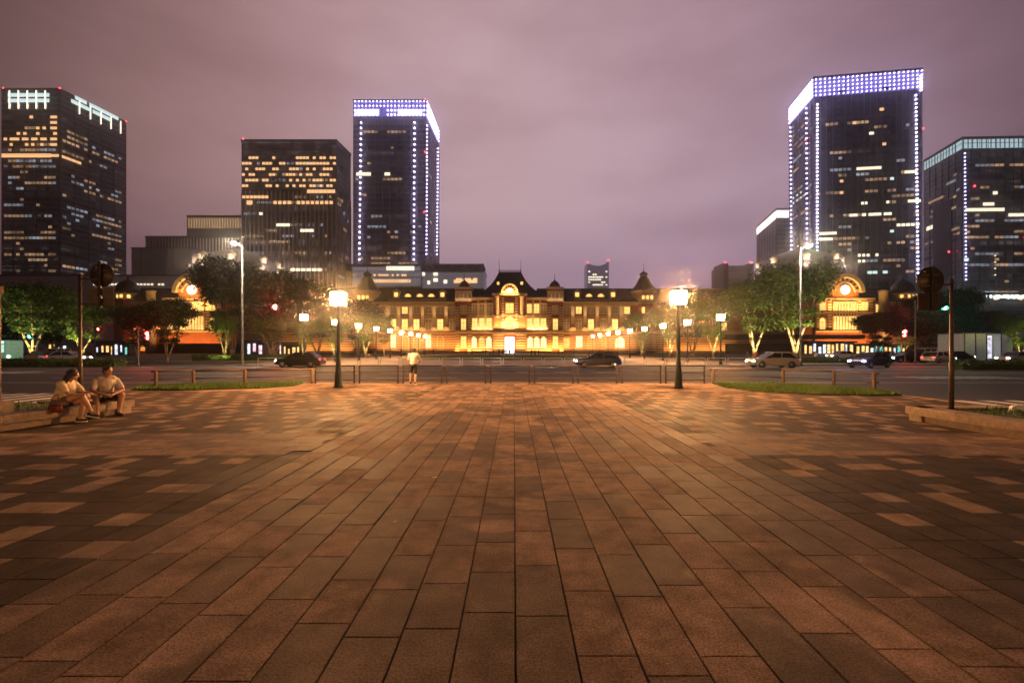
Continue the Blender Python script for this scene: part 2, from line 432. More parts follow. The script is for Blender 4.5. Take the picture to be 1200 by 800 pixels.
# far side: raised forecourt between the lamp rows, reaching the station
M_fore = mat('pinkish forecourt paving', (0.50, 0.36, 0.29), 0.6, var=0.3, scale=0.5, bump=0.3, bscale=15)
M_side = mat('grey pavement', (0.20, 0.17, 0.15), 0.7, var=0.35, scale=0.6, bump=0.3, bscale=15)
b = MB(); b.box(-26, 26, 47.2, 186, RZ - .05, 0.0); struct(b.build('forecourt', M_fore))
b = MB(); b.box(-30, -26.01, 47.2, 120, RZ - .05, -0.004); b.box(26.01, 30, 47.2, 120, RZ - .05, -0.004); b.box(-175, 175, 186.01, 215, RZ - .05, 0.0)
b.box(-120, -30.01, 62, 64.5, RZ - .05, 0); b.box(30.01, 52, 50, 54, RZ - .05, 0)
struct(b.build('pavement', M_side))
b = MB(); b.prism([(22 * math.cos(a) * .98 - 1, 92 + 26 * math.sin(a)) for a in [2 * PI * k / 40 for k in range(40)]], .001, .12)
struct(b.build('central_lawn_kerb', M_granite))

def blades(poly, z, n, h, seed, name):
    r = random.Random(seed); mb = MB()
    xs = [p[0] for p in poly]; ys = [p[1] for p in poly]; k = 0
    mb.prism(poly, z - .06, z + .012, 1)
    while k < n:
        x = r.uniform(min(xs), max(xs)); y = r.uniform(min(ys), max(ys))
        if not inside(x, y, poly): continue
        k += 1
        a = r.uniform(0, 2 * PI); w = r.uniform(.006, .014) * (1 + y / 25); hh = h * r.uniform(.5, 1.3) * (1.0 + 0.5 * mnoise.noise(Vector((x * .8, y * .8, 0))))
        dx, dy = math.cos(a), math.sin(a); t = r.uniform(-.6, .6) * hh
        mb.add([(x - dx * w, y - dy * w, z), (x + dx * w, y + dy * w, z), (x - dy * t, y + dx * t, z + hh)], [(0, 1, 2)])
    o = mb.build(name, [M_grass, M_soil]); return tag(o, None, 'grass', kind='stuff')
def arc(pts): return pts
isl_R = [(9.45, 21.6), (9.0, 19.4), (9.3, 17.7), (10.9, 16.4), (12.6, 16.0), (13.9, 16.3), (14.4, 18.2), (13.4, 20.2), (11.8, 21.3)]
isl_L = [(-10.1, 21.9), (-9.8, 20.3), (-10.6, 19.0), (-13.2, 18.1), (-15.4, 18.3), (-16.0, 19.9), (-14.4, 21.1), (-12.0, 21.7)]
tag(blades(isl_R[::1] if True else 0, .03, 14000, .10, 1, 'grass'), 'short green grass on the lens-shaped island by the right rail fence', None)
tag(blades(isl_L[::-1], .03, 14000, .10, 2, 'grass'), 'short green grass on the lens-shaped island by the left rail fence', None)
lawn = [(20 * math.cos(a) - 1, 92 + 24 * math.sin(a)) for a in [2 * PI * k / 40 for k in range(40)]]
tag(blades(lawn, .14, 9000, .14, 3, 'lawn'), 'dim oval lawn in the middle of the forecourt', None)

# ------------------------------------------------------------------ planters
def planter(name, label, line, side, h, depth, mirror):
    """granite bench wall following LINE (bottom front edge), a lower recessed plinth and an overhanging coping"""
    root = thing(name, label, 'planter', (line[0][0], line[0][1], 0))
    cop = MB(); pl = MB()
    for (xa, ya), (xb, yb) in zip(line, line[1:]):
        L = math.hypot(xb - xa, yb - ya); n = max(1, round(L / 1.25)); dx, dy = (xb - xa) / L, (yb - ya) / L
        nx, ny = (-dy * side, dx * side)
        for k in range(n):
            s0 = L * k / n + .003; s1 = L * (k + 1) / n - .003
            def P(s, o): return (xa + dx * s + nx * o, ya + dy * s + ny * o)
            for (m_, o0, o1, z0, z1) in ((pl, .10, .42, -.02, h - .19), (cop, 0, .45, h - .185, h)):
                q4 = [P(s0, o0), P(s1, o0), P(s1, o1), P(s0, o1)]
                if side < 0: q4 = q4[::-1]
                if m_ is cop:
                    cx_ = sum(p[0] for p in q4) / 4; cy_ = sum(p[1] for p in q4) / 4
                    sh = lambda e: [(p[0] + (cx_ - p[0]) * e, p[1] + (cy_ - p[1]) * e) for p in q4]
                    m_.loft([[(*p, z0) for p in sh(.012)], [(*p, z0 + .012) for p in q4], [(*p, z1 - .015) for p in q4], [(*p, z1) for p in sh(.03)]])
                else: m_.prism(q4, z0, z1)
    cop.build('coping', M_granite, root, world=True); pl.build('plinth', M_granite, root, world=True)
    return root
PH = 0.33
planter('stone_planter', 'long pale granite planter bench with grass where two people sit', [(-12.1, 12.0), (-9.95, 11.95), (-10.0, 10.8), (-10.2, 9.1), (-10.7, 6.0), (-11.5, 2.0), (-12.5, -2)], -1, PH, 0, 1)
planter('stone_planter', 'pale granite planter bench with grass and a signal post beside the crossing', [(13.5, 10.75), (9.2, 10.7), (9.12, 9.4), (9.2, 8.0), (9.5, 5.0), (10.2, 1.0), (11, -3)], 1, PH, 0, 1)
tag(blades([(-28, -2), (-12.8, -2), (-11.7, 2.0), (-10.95, 6.0), (-10.55, 9.1), (-10.42, 11.5), (-12.2, 11.6), (-28, 11.6)], PH - .06, 26000, .09, 4, 'grass'), 'grass filling the left planter behind the seated couple', None)
tag(blades([(11.4, -2), (28, -2), (28, 10.3), (9.62, 10.3), (9.55, 9.3), (9.6, 8.0), (9.9, 5), (10.6, 1)], PH - .06, 26000, .09, 5, 'grass'), 'grass filling the right planter around the signal post', None)
gp = thing('gate_pillar', 'tall plain stone pillar on a square base at the far left edge', 'pillar', (-11.21, 9.5, PH - .05))
b = MB(); b.bbox(-.36, .40, -.36, .36, 0, .26, .02); b.build('base', M_granite, gp)
b = MB(); b.bbox(-.25, .25, -.25, .25, .26, 2.55, .02); b.bbox(-.28, .28, -.28, .28, 2.553, 2.72, .02); b.build('shaft', M_granite, gp)

# ------------------------------------------------------------------ railings
def rail_proto(mat_):
    root = thing('pipe_railing', 'x', 'railing', (0, 0, 0), 0, 'x')
    W_ = 1.86
    for x in (0, W_):
        p = MB(); p.box(x - .035, x + .035, -.02, .02, 0, .84); p.box(x - .07, x + .07, -.05, .05, 0, .02); p.build('post', mat_, root)
    for z in (.84, .52):
        p = MB(); p.tube((-.04, 0, z), (W_ + .04, 0, z), .028 if z > .6 else .02, seg=8); p.build('rail', mat_, root)
    p = MB(); p.tube((-.02, 0, .16), (W_ + .02, 0, .16), .016, seg=6); p.build('rail', mat_, root)
    return root
rp = rail_proto(M_fence)
for i in range(9):
    o = rp if i == 0 else copy_tree(rp)
    o.location = (-9.55 + i * 2.11, 21.95, 0.005)
    tag(o, 'dark pipe railing on the near kerb, %s section from the left' % ORD1[i], 'railing', 'pipe railings along the near kerb')
M_wrail = mat('car-lit pale rail', (0.55, 0.52, 0.5), 0.4)  # car light on the far railing is put into its colour
rq = rail_proto(M_wrail)
for i in range(26):
    o = rq if i == 0 else copy_tree(rq)
    o.location = (-26.4 + i * 2.11, 47.0, RZ)
    tag(o, 'pale pipe railing on the far kerb, %s section from the left' % ORD1[i], 'railing', 'pipe railings along the far kerb')
def timber_fence(pts, label, h=.72):
    x0, y0 = pts[0]; root = thing('rail_fence', label, 'fence', (x0, y0, 0))
    for x, y in pts:
        p = MB(); p.lathe([(.075, 0), (.07, .1), (.07, h - .03), (.05, h)], (x, y, .02), 10); p.build('post', M_wood, root, world=True)
    for z, r in ((h - .03, .045), (h * .47, .03)):
        p = MB()
        for i, (a, b_) in enumerate(zip(pts, pts[1:])):
            va = Vector((*a, z)); vb = Vector((*b_, z)); d = (vb - va).normalized() * .18
            if i == 0: va -= d
            if i == len(pts) - 2: vb += d
            p.tube(va, vb, r, seg=8)
        p.build('rail', M_wood, root, world=True)
timber_fence([(-15.4, 19.6), (-14.35, 20.4), (-12.45, 21.1), (-9.7, 21.9)], 'low dark two-rail fence behind the left grass island')
timber_fence([(9.6, 21.9), (12.55, 21.2), (13.85, 19.7), (14.25, 18.0)], 'low dark two-rail fence behind the right grass island')

# ------------------------------------------------------------------ plaza lamps
M_lamp = emat('lamp glass', (1.0, 0.46, 0.15), 1900, 'AUTO')
M_lamp_far = emat('far lamp glass', (1.0, 0.50, 0.18), 420, 'AUTO')
def lamp_proto(H, mglass, w=.25, hgt=.54, polem=M_pole):
    root = thing('street_lamp', 'x', 'street lamp')
    p = MB(); p.lathe([(.20, 0), (.20, .05), (.165, .09), (.15, .5), (.10, 1.1), (.085, 1.2), (.075, H - hgt - .25), (.055, H - hgt - .2), (.09, H - hgt - .17), (.05, H - hgt - .1)], (0, 0, 0), 14); p.build('pole', polem, root)
    z0 = H - hgt - .08
    fr = MB()
    rg = lambda s, z: [(-s, -s, z), (s, -s, z), (s, s, z), (-s, s, z)]
    fr.loft([rg(.06, z0 - .03), rg(w * .94, z0)]); fr.loft([rg(w + .03, z0 + hgt), rg(w + .02, z0 + hgt + .03), rg(.06, z0 + hgt + .14), rg(.02, z0 + hgt + .17)])
    for sx in (-1, 1):
        for sy in (-1, 1): fr.tube((sx * w * .95, sy * w * .95, z0), (sx * (w + .012), sy * (w + .012), z0 + hgt), .012, seg=5)
    fr.build('lantern_frame', M_black, root)
    gl = MB(); gl.loft([rg(w * .94, z0 + .005), rg(w, z0 + hgt - .005)]); gl.build('lantern', mglass, root)
    return root
lp = lamp_proto(4.15, M_lamp)
lp.location = (-7.55, 19.6, 0.003); tag(lp, 'near street lamp with bright square lantern left of the walk', 'street lamp', 'square-lantern lamps at the plaza edge')
o = copy_tree(lp); o.location = (6.95, 19.2, 0.003); tag(o, 'near street lamp with bright square lantern right of the walk', 'street lamp', 'square-lantern lamps at the plaza edge')
for i, (x, y) in enumerate([(-7.5, -25), (7.2, -25)]):
    o = copy_tree(lp); o.location = (x, y, .003); tag(o, 'square-lantern lamp behind the viewpoint on the %s side' % ('left', 'right')[i], 'street lamp', 'square-lantern lamps at the plaza edge')
lf = lamp_proto(5.45, M_lamp_far, .30, .56)
k = 0
for side, sx in (('left', -1), ('right', 1)):
    for i in range(9):
        Y = 49.7 + 9.1 * i
        X = (22.6 - i * .16) if sx > 0 else -(22.9 + i * .12)
        o = lf if k == 0 else copy_tree(lf); k += 1
        o.location = (X, Y, 0.0)
        tag(o, 'forecourt lamp across the road, %s of the %s-hand row' % (ORD[i], side), 'street lamp', 'lamps in two rows on the forecourt')

# ------------------------------------------------------------------ tall lights and signals
M_red = emat('red signal lamp', (1.0, 0.03, 0.02), 800, 'AUTO'); M_green = emat('green signal lamp', (0.02, 1.0, 0.5), 520, 'AUTO')
M_redw = emat('small red lamp', (1.0, 0.05, 0.04), 90)
M_cool = emat('street light head', (1.0, 0.78, 0.52), 2000, 'AUTO')
def lens_row(root, c, lit, n=3, r=.15, vertical=False):
    """signal head facing -y at centre c: housing, visors, lenses as parts"""
    cx_, cy_, cz = c; hw = n * r * 1.25
    hd = MB()
    if vertical: hd.bbox(cx_ - r * 1.3, cx_ + r * 1.3, cy_, cy_ + .18, cz - hw, cz + hw, .03)
    else: hd.bbox(cx_ - hw, cx_ + hw, cy_, cy_ + .18, cz - r * 1.3, cz + r * 1.3, .03)
    hd.build('signal_housing', M_black, root, world=True)
    for i in range(n):
        d = (i - (n - 1) / 2) * r * 2.45
        x, z = (cx_, cz - d) if vertical else (cx_ + d, cz)
        on = lit.get(i)
        ls = MB(); ls.tube((x, cy_ - .03, z), (x, cy_ - .002, z), r, seg=14); ls.build('lens', on or M_black, root, world=True)
        vz = MB()
        for a0 in range(-2, 11):
            a = R(a0 * 20 - 10); a2 = R(a0 * 20 + 10)
            if a0 > 9: continue
            pa = (x + r * 1.08 * math.cos(a), z + r * 1.08 * math.sin(a)); pb = (x + r * 1.08 * math.cos(a2), z + r * 1.08 * math.sin(a2))
            vz.add([(pa[0], cy_ - .2, pa[1]), (pb[0], cy_ - .2, pb[1]), (pb[0], cy_, pb[1]), (pa[0], cy_, pa[1])], [(0, 1, 2, 3)])
        vz.build('visor', M_black, root, world=True)
def tall_light(px, Y, toppy, headpx, label, arm=None):
    X = wx(px, Y); H = wz(toppy, Y)
    root = thing('highway_light', label, 'street light', (X, Y, RZ))
    p = MB(); p.lathe([(.2, 0), (.2, .3), (.13, .35), (.08, H - RZ)], (X, Y, RZ), 12); p.build('pole', M_steel, root, world=True)
    hx = wx(headpx, Y)
    p = MB(); p.path([(X, Y, H - .4), ((X + hx) / 2, Y - .2, H + .1), (hx, Y - .4, H + .15)], .04); p.build('arm', M_steel, root, world=True)
    p = MB(); p.ell((hx, Y - .5, H + .16), (.2, .42, .11)); p.build('lamp_housing', M_steel, root, world=True)
    p = MB(); p.ell((hx, Y - .56, H + .04), (.19, .42, .13)); p.build('lamp', M_cool, root, world=True)
    return root, X, H
tall_light(284, 50, 287, 278, 'tall grey street light on the left carrying the truss arm with the red signal')
tall_light(938, 50, 290, 944, 'tall grey street light on the right in front of the domed wing')
X0 = wx(285, 49.8)
sg = thing('traffic_signal', 'horizontal traffic signal showing bright red at the end of a truss arm', 'traffic signal', (X0, 49.8, 6.1))
zz = wz(360, 49.8); xe = wx(313, 49.8)
p = MB()
for z in (zz + .18, zz - .18): p.tube((X0, 49.8, z), (xe, 49.8, z), .035, seg=6)
for k in range(7):
    xa = X0 + (xe - X0) * k / 7; xb = X0 + (xe - X0) * (k + 1) / 7
    p.tube((xa, 49.8, zz + .18 * (-1) ** k), (xb, 49.8, zz - .18 * (-1) ** k), .02, seg=5)
p.build('truss_arm', M_steel, sg, world=True)
lens_row(sg, (wx(317.0, 49.6), 49.6, zz), {2: M_red}, 3, .22)

def signal(px, py, Y, label, lit, n=3, r=.15, vertical=False, polepx=None, twin=False, polem=None):
    polepx = px if polepx is None else polepx
    X = wx(px, Y); Z = wz(py, Y); PX = wx(polepx, Y) 
    root = thing('traffic_signal', label, 'traffic signal', (PX, Y + .25, RZ))
    p = MB(); p.lathe([(.12, 0), (.12, .4), (.07, .5), (.06, Z + .9 - RZ)], (PX, Y + .25, RZ), 10); p.build('pole', polem or M_steel, root, world=True)
    if abs(PX - X) > .3:
        p = MB(); p.tube((PX, Y + .22, Z), (X, Y + .12, Z), .045); p.build('arm', M_steel, root, world=True)
    lens_row(root, (X, Y, Z), lit, n, r, vertical)
    return root
signal(173.5, 393.5, 46.5, 'pedestrian signal showing a bright red lamp over red counter bars on the left', {0: M_red, 1: M_redw}, 2, .17, True, 159.5)
signal(115.5, 387, 68, 'small red signal on a thin pole in front of the lit tree', {0: M_red}, 2, .14, True, 109)
signal(38.5, 394.5, 62, 'signal showing green beside the bus at the far left', {0: M_green}, 3, .16, False, 41)
signal(1059.5, 390.5, 55, 'pedestrian signal showing a red lamp in front of the right-hand wing', {0: M_red, 1: M_redw}, 2, .18, True, 1063)
signal(1111.5, 361, 52, 'traffic signal showing green beside the round sign on the right', {0: M_green}, 3, .17, False, 1075)

def sign_post(label, X, Y, H, side, discx, boxes, label2=None):
    """near post in the planter with signs seen from behind on an arm"""
    root = thing('sign_post', label, 'sign post', (X, Y, PH - .1))
    p = MB(); p.lathe([(.046, 0), (.046, 1.1), (.036, 1.15), (.036, H - PH + .1)], (X, Y, PH - .1), 14); p.lathe([(.05, 0), (.0, .04)], (X, Y, H), 14); p.build('pole', M_rust, root, world=True)
    p = MB(); p.tube((X, Y, H - .1), (discx, Y, H - .1), .02, seg=8); p.tube((X, Y, H - .72), (discx, Y, H - .72), .018, seg=8); p.build('arm', M_rust, root, world=True)
    return root
M_back = mat('brown back of a sign', (0.05, 0.034, 0.026), 0.45, 0.3, var=0.3)
M_plate = mat('grey back of a plate', (0.12, 0.09, 0.075), 0.45, 0.3, var=0.2)
LX, LY = -10.72, 11.25
r1 = sign_post('rusty brown post in the left planter carrying a round sign seen from behind', LX, LY, wz(322, LY), 1, wx(118, LY), None)
Y_ = LY; 
p = MB(); cx_ = wx(117, Y_); cz_ = wz(322, Y_); p.tube((cx_, Y_ + .05, cz_), (cx_, Y_ + .062, cz_), .30, seg=40); p.build('round_sign', M_back, r1, world=True)
p = MB(); p.bbox(wx(102, Y_), wx(115, Y_), Y_ + .05, Y_ + .065, wz(346.5, Y_), wz(337.5, Y_), .006); p.bbox(wx(119, Y_), wx(130.5, Y_), Y_ + .05, Y_ + .065, wz(346.5, Y_), wz(337, Y_), .006); p.build('sign_plate', M_plate, r1, world=True)
p = MB(); p.bbox(wx(102, Y_), wx(130, Y_), Y_ + .07, Y_ + .085, wz(358, Y_), wz(348.6, Y_), .006); p.build('sign_plate', M_plate, r1, world=True)
p = MB(); p.bbox(cx_ - .035, cx_ + .035, Y_ - .03, Y_ + .04, wz(360, Y_), wz(306.5, Y_), .01); p.build('mounting_bar', M_black, r1, world=True)
RX, RY = 9.62, 10.0
r2 = sign_post('dark slim post in the right planter carrying a round sign seen from behind', RX, RY, wz(328, RY), -1, wx(1092, RY), None)
cx_ = wx(1093, RY); cz_ = wz(328, RY)
p = MB(); p.tube((cx_, RY + .05, cz_), (cx_, RY + .062, cz_), .30, seg=40); p.build('round_sign', M_back, r2, world=True)
p = MB(); p.bbox(wx(1078, RY), wx(1103, RY), RY + .04, RY + .07, wz(364, RY), wz(343, RY), .01); p.build('sign_plate', M_back, r2, world=True)
p = MB(); p.bbox(cx_ - .03, cx_ + .03, RY - .03, RY + .035, wz(365, RY), wz(312, RY), .01); p.build('mounting_bar', M_black, r2, world=True)

M_glint = mat('pale sign glint', (.5, .45, .35), .5)  # pale patch imitates a small glint on the sign back
for rt_, cx_, cz_, Y_ in ((r1, wx(117, LY), wz(322, LY), LY), (r2, wx(1093, RY), wz(328, RY), RY)):
    for dz in (.12, -.12):
        p = MB(); p.box(cx_ - .2, cx_ + .2, Y_ + .036, Y_ + .049, cz_ + dz - .015, cz_ + dz + .015); p.build('bracket', M_plate, rt_, world=True)
    p = MB(); p.box(cx_ - .16, cx_ - .11, Y_ + .044, Y_ + .0485, cz_ + .18, cz_ + .2); p.build('glint_mark', M_glint, rt_, world=True)
# ------------------------------------------------------------------ trees
def make_tree(seed, h, w, trunk_h, nleaf, dark, leaf=.30, vase=True, bark=M_bark):
    r = random.Random(seed)
    root = thing('broadleaf_tree', 'x', 'tree')
    tr = MB(); tips = []
    def grow(p, d, L, rad, lev):
        n = 3; pts = [p]
        for i in range(n):
            d = (d + Vector((r.uniform(-.16, .16), r.uniform(-.16, .16), r.uniform(-.02, .14)))).normalized()
            p = p + d * L / n; pts.append(p)
        rs = [rad * (1 - .38 * i / n) for i in range(n + 1)]
        tr.path(pts, rs, 7 if lev < 2 else 5)
        if lev >= 1: tips.append((pts[2], lev)); tips.append((pts[3], lev))
        if lev >= 3: return
        k = r.choice((3, 4)) if lev < 2 else r.choice((2, 3))
        for j in range(k):
            a = 2 * PI * (j + r.uniform(-.3, .3)) / k
            sp = r.uniform(.45, .8)
            side = Vector((math.cos(a), math.sin(a), 0))
            nd = (d * (1 - sp * .55) + side * sp + Vector((0, 0, .18))).normalized()
            grow(pts[-1] if j else pts[-1], nd, L * r.uniform(.62, .85), rs[-1] * .72, lev + 1)
    if vase:
        for j in range(3):
            a = 2 * PI * j / 3 + r.uniform(-.4, .4)
            tr.path([Vector((.05 * math.cos(a), .05 * math.sin(a), 0)), Vector((.1 * math.cos(a), .1 * math.sin(a), trunk_h * .5)), Vector((.35 * math.cos(a), .35 * math.sin(a), trunk_h))], [w * .018 + .06, w * .014 + .05, w * .012 + .04], 8)
            grow(Vector((.35 * math.cos(a), .35 * math.sin(a), trunk_h)), Vector((math.cos(a) * .45, math.sin(a) * .45, 1)).normalized(), (h - trunk_h) * .36, w * .012 + .03, 1)
    else:
        tr.path([Vector((0, 0, 0)), Vector((.05, 0, trunk_h))], [w * .022 + .08, w * .018 + .06], 9)
        grow(Vector((.05, 0, trunk_h)), Vector((0, 0, 1)), (h - trunk_h) * .34, w * .018 + .04, 0)
    # rescale limbs to the wanted crown
    mx = max(max(abs(t.x), abs(t.y)) for t, _ in tips) or 1; mz = max(t.z for t, _ in tips)
    sx = (w / 2 * .86) / mx; sz = (h - .6 - trunk_h) / (mz - trunk_h)
    def T(v): return (v[0] * sx if v[2] > trunk_h else v[0] * (1 + (sx - 1) * max(0, v[2]) / trunk_h), v[1] * sx if v[2] > trunk_h else v[1] * (1 + (sx - 1) * max(0, v[2]) / trunk_h), v[2] if v[2] < trunk_h else trunk_h + (v[2] - trunk_h) * sz)
    tr.v = [T(v) for v in tr.v]
    tr.build('trunk', bark, root)
    cr = MB(); cl = [(Vector(T(t)), lev) for t, lev in tips]
    cl = [c for c in cl if c[0].z > trunk_h + .4]
    per = max(1, nleaf // len(cl))
    for c, lev in cl:
        rr = r.uniform(.45, 1.1) * w * (.125 if dark else .105)
        kk = int(per * r.uniform(.35, 1.6))
        for _ in range(kk):
            q = Vector((r.gauss(0, 1), r.gauss(0, 1), r.gauss(0, .62))) * rr * .62 + c
            s_ = leaf * r.uniform(.55, 1.25)
            n_ = Vector((r.gauss(0, 1), r.gauss(0, 1), r.gauss(0, 1) + .8)).normalized(); u = n_.orthogonal().normalized(); v_ = n_.cross(u)
            a = r.uniform(0, 2 * PI); u2 = u * math.cos(a) + v_ * math.sin(a); v2 = n_.cross(u2)
            cr.add([tuple(q - u2 * s_ * .5), tuple(q + v2 * s_ * .28 - n_ * s_ * .06), tuple(q + u2 * s_ * .5), tuple(q - v2 * s_ * .28 - n_ * s_ * .06)], [(0, 1, 2, 3)])
    cr.build('crown', M_leafd if dark else M_leaf, root)
    root['h'] = h; root['w'] = w
    return root
TP = {}
def tree(kind, px, Y, top, wpx, label, up=0, seed=0, uc=(1.0, 0.72, 0.28), rz=0):
    H = wz(top, Y) - RZ; W = wpx * Y / F * (1.22 if kind in 'CD' else 1.1)
    key = kind
    if key not in TP:
        TP[key] = make_tree(**{'A': dict(seed=11, h=13, w=11, trunk_h=2.2, nleaf=18000, dark=False, leaf=.34), 'B': dict(seed=23, h=13, w=11, trunk_h=2.2, nleaf=18000, dark=False, leaf=.34),
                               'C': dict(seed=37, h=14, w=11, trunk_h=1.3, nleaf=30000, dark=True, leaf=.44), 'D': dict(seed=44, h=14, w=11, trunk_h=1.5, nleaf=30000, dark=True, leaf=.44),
                               'S': dict(seed=53, h=6, w=4.5, trunk_h=1.6, nleaf=3500, dark=False, leaf=.24)}[key]); o = TP[key]
    else: o = copy_tree(TP[key])
    h0, w0 = o['h'], o['w']
    o.location = (wx(px, Y), Y, RZ - .01 if abs(wx(px, Y)) > 26 else 0); o.scale = (W / w0, W / w0, H / h0); o.rotation_euler.z = seed * 1.3 + rz
    tag(o, label, 'tree', 'trees lining the road and forecourt')
    if up:
        X = o.location.x
        for dx in (-1.6, 1.5):
            light('SPOT', 'ground_spotlight', (X + dx, Y - 2.4, .15), up * 2.6, uc, (X - dx * .4, Y, H * .5), spot_size=R(95), spot_blend=.9, shadow_soft_size=.15)
        f = thing('ground_spotlight', 'small round floodlight on the ground below an uplit tree', 'floodlight', (X - 1.6, Y - 2.6, o.location.z + .002), 0, 'ground floodlights below the uplit trees')
        p = MB(); p.lathe([(.10, 0), (.12, .06), (.10, .10)], (0, 0, 0), 10); p.build('lamp_body', M_black, f)
YG = (0.95, 0.80, 0.25)
tree('A', 38, 72, 329, 84, 'leafy tree lit yellow-green behind the bus at the far left', 1500, 1, YG)
tree('B', 96, 84, 350, 72, 'tree with glowing trunk behind the rusty post', 1800, 2, YG)
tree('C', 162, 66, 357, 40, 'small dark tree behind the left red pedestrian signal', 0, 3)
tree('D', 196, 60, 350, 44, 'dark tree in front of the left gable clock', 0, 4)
tree('C', 272, 80, 306, 66, 'tallest dark tree left of the tall light', 0, 5)
tree('S', 264, 66, 366, 34, 'little uplit tree just left of the tall light', 520, 6, YG)
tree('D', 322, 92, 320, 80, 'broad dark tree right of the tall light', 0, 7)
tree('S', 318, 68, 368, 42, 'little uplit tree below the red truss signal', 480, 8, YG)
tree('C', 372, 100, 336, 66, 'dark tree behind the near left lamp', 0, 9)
tree('A', 356, 78, 372, 36, 'small uplit tree between the left forecourt lamps', 500, 10, YG)
tree('B', 392, 86, 366, 46, 'uplit tree behind the left forecourt lamp row', 800, 11, YG)
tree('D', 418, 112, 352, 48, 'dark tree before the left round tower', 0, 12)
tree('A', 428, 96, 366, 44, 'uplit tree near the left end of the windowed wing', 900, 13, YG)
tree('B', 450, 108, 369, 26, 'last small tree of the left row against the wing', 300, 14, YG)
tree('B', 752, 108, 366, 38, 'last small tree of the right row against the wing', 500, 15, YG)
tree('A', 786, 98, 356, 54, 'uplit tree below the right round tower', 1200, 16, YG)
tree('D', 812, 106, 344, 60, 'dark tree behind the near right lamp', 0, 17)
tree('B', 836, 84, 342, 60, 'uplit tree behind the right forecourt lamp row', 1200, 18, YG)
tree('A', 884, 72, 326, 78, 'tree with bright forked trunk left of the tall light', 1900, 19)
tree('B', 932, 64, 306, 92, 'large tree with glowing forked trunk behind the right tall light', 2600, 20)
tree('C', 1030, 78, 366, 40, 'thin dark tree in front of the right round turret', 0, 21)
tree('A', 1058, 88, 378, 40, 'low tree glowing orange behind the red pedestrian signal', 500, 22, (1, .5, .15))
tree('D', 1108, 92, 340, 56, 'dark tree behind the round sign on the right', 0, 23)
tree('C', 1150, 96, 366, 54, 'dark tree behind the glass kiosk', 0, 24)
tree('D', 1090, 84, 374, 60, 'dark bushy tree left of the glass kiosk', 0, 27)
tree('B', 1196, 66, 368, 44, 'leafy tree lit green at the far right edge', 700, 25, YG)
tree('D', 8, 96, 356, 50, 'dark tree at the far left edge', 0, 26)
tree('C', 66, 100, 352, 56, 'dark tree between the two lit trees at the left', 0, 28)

def hedge(x0, x1, y0, y1, h, z, label, seed, n):
    r = random.Random(seed); root = thing('hedge', label, 'hedge', ((x0 + x1) / 2, (y0 + y1) / 2, z))
    mb = MB()
    for _ in range(n):
        x = r.uniform(x0, x1); y = r.uniform(y0, y1); hh = h * (1 + .3 * mnoise.noise(Vector((x * .7, y, seed)))); zz_ = z + (r.random() ** .6) * hh
        s_ = r.uniform(.06, .16); u = Vector((r.gauss(0, 1), r.gauss(0, 1), r.gauss(0, 1))).normalized(); v_ = u.orthogonal().normalized(); q = Vector((x, y, zz_))
        mb.add([tuple(q - u * s_), tuple(q + v_ * s_ * .6), tuple(q + u * s_), tuple(q - v_ * s_ * .6)], [(0, 1, 2, 3)])
    mb.build('foliage', M_leaf, root, world=True)
    mb = MB(); mb.box(x0 + .15, x1 - .15, y0 + .15, y1 - .15, z, z + h * .55); mb.build('branches', M_soil, root, world=True)
hedge(-56, -39.5, 45, 46.6, .75, RZ, 'low hedge on the median at the far left', 1, 7000)
hedge(38, 62, 38.5, 40.2, .8, RZ, 'low hedge on the median at the far right', 2, 7000)
hedge(-46, -28, 64.7, 66.5, .8, 0, 'low hedge below the left uplit trees', 3, 5000)
hedge(29, 47, 56, 57.6, .7, RZ, 'low hedge at the foot of the large right tree', 4, 5000)

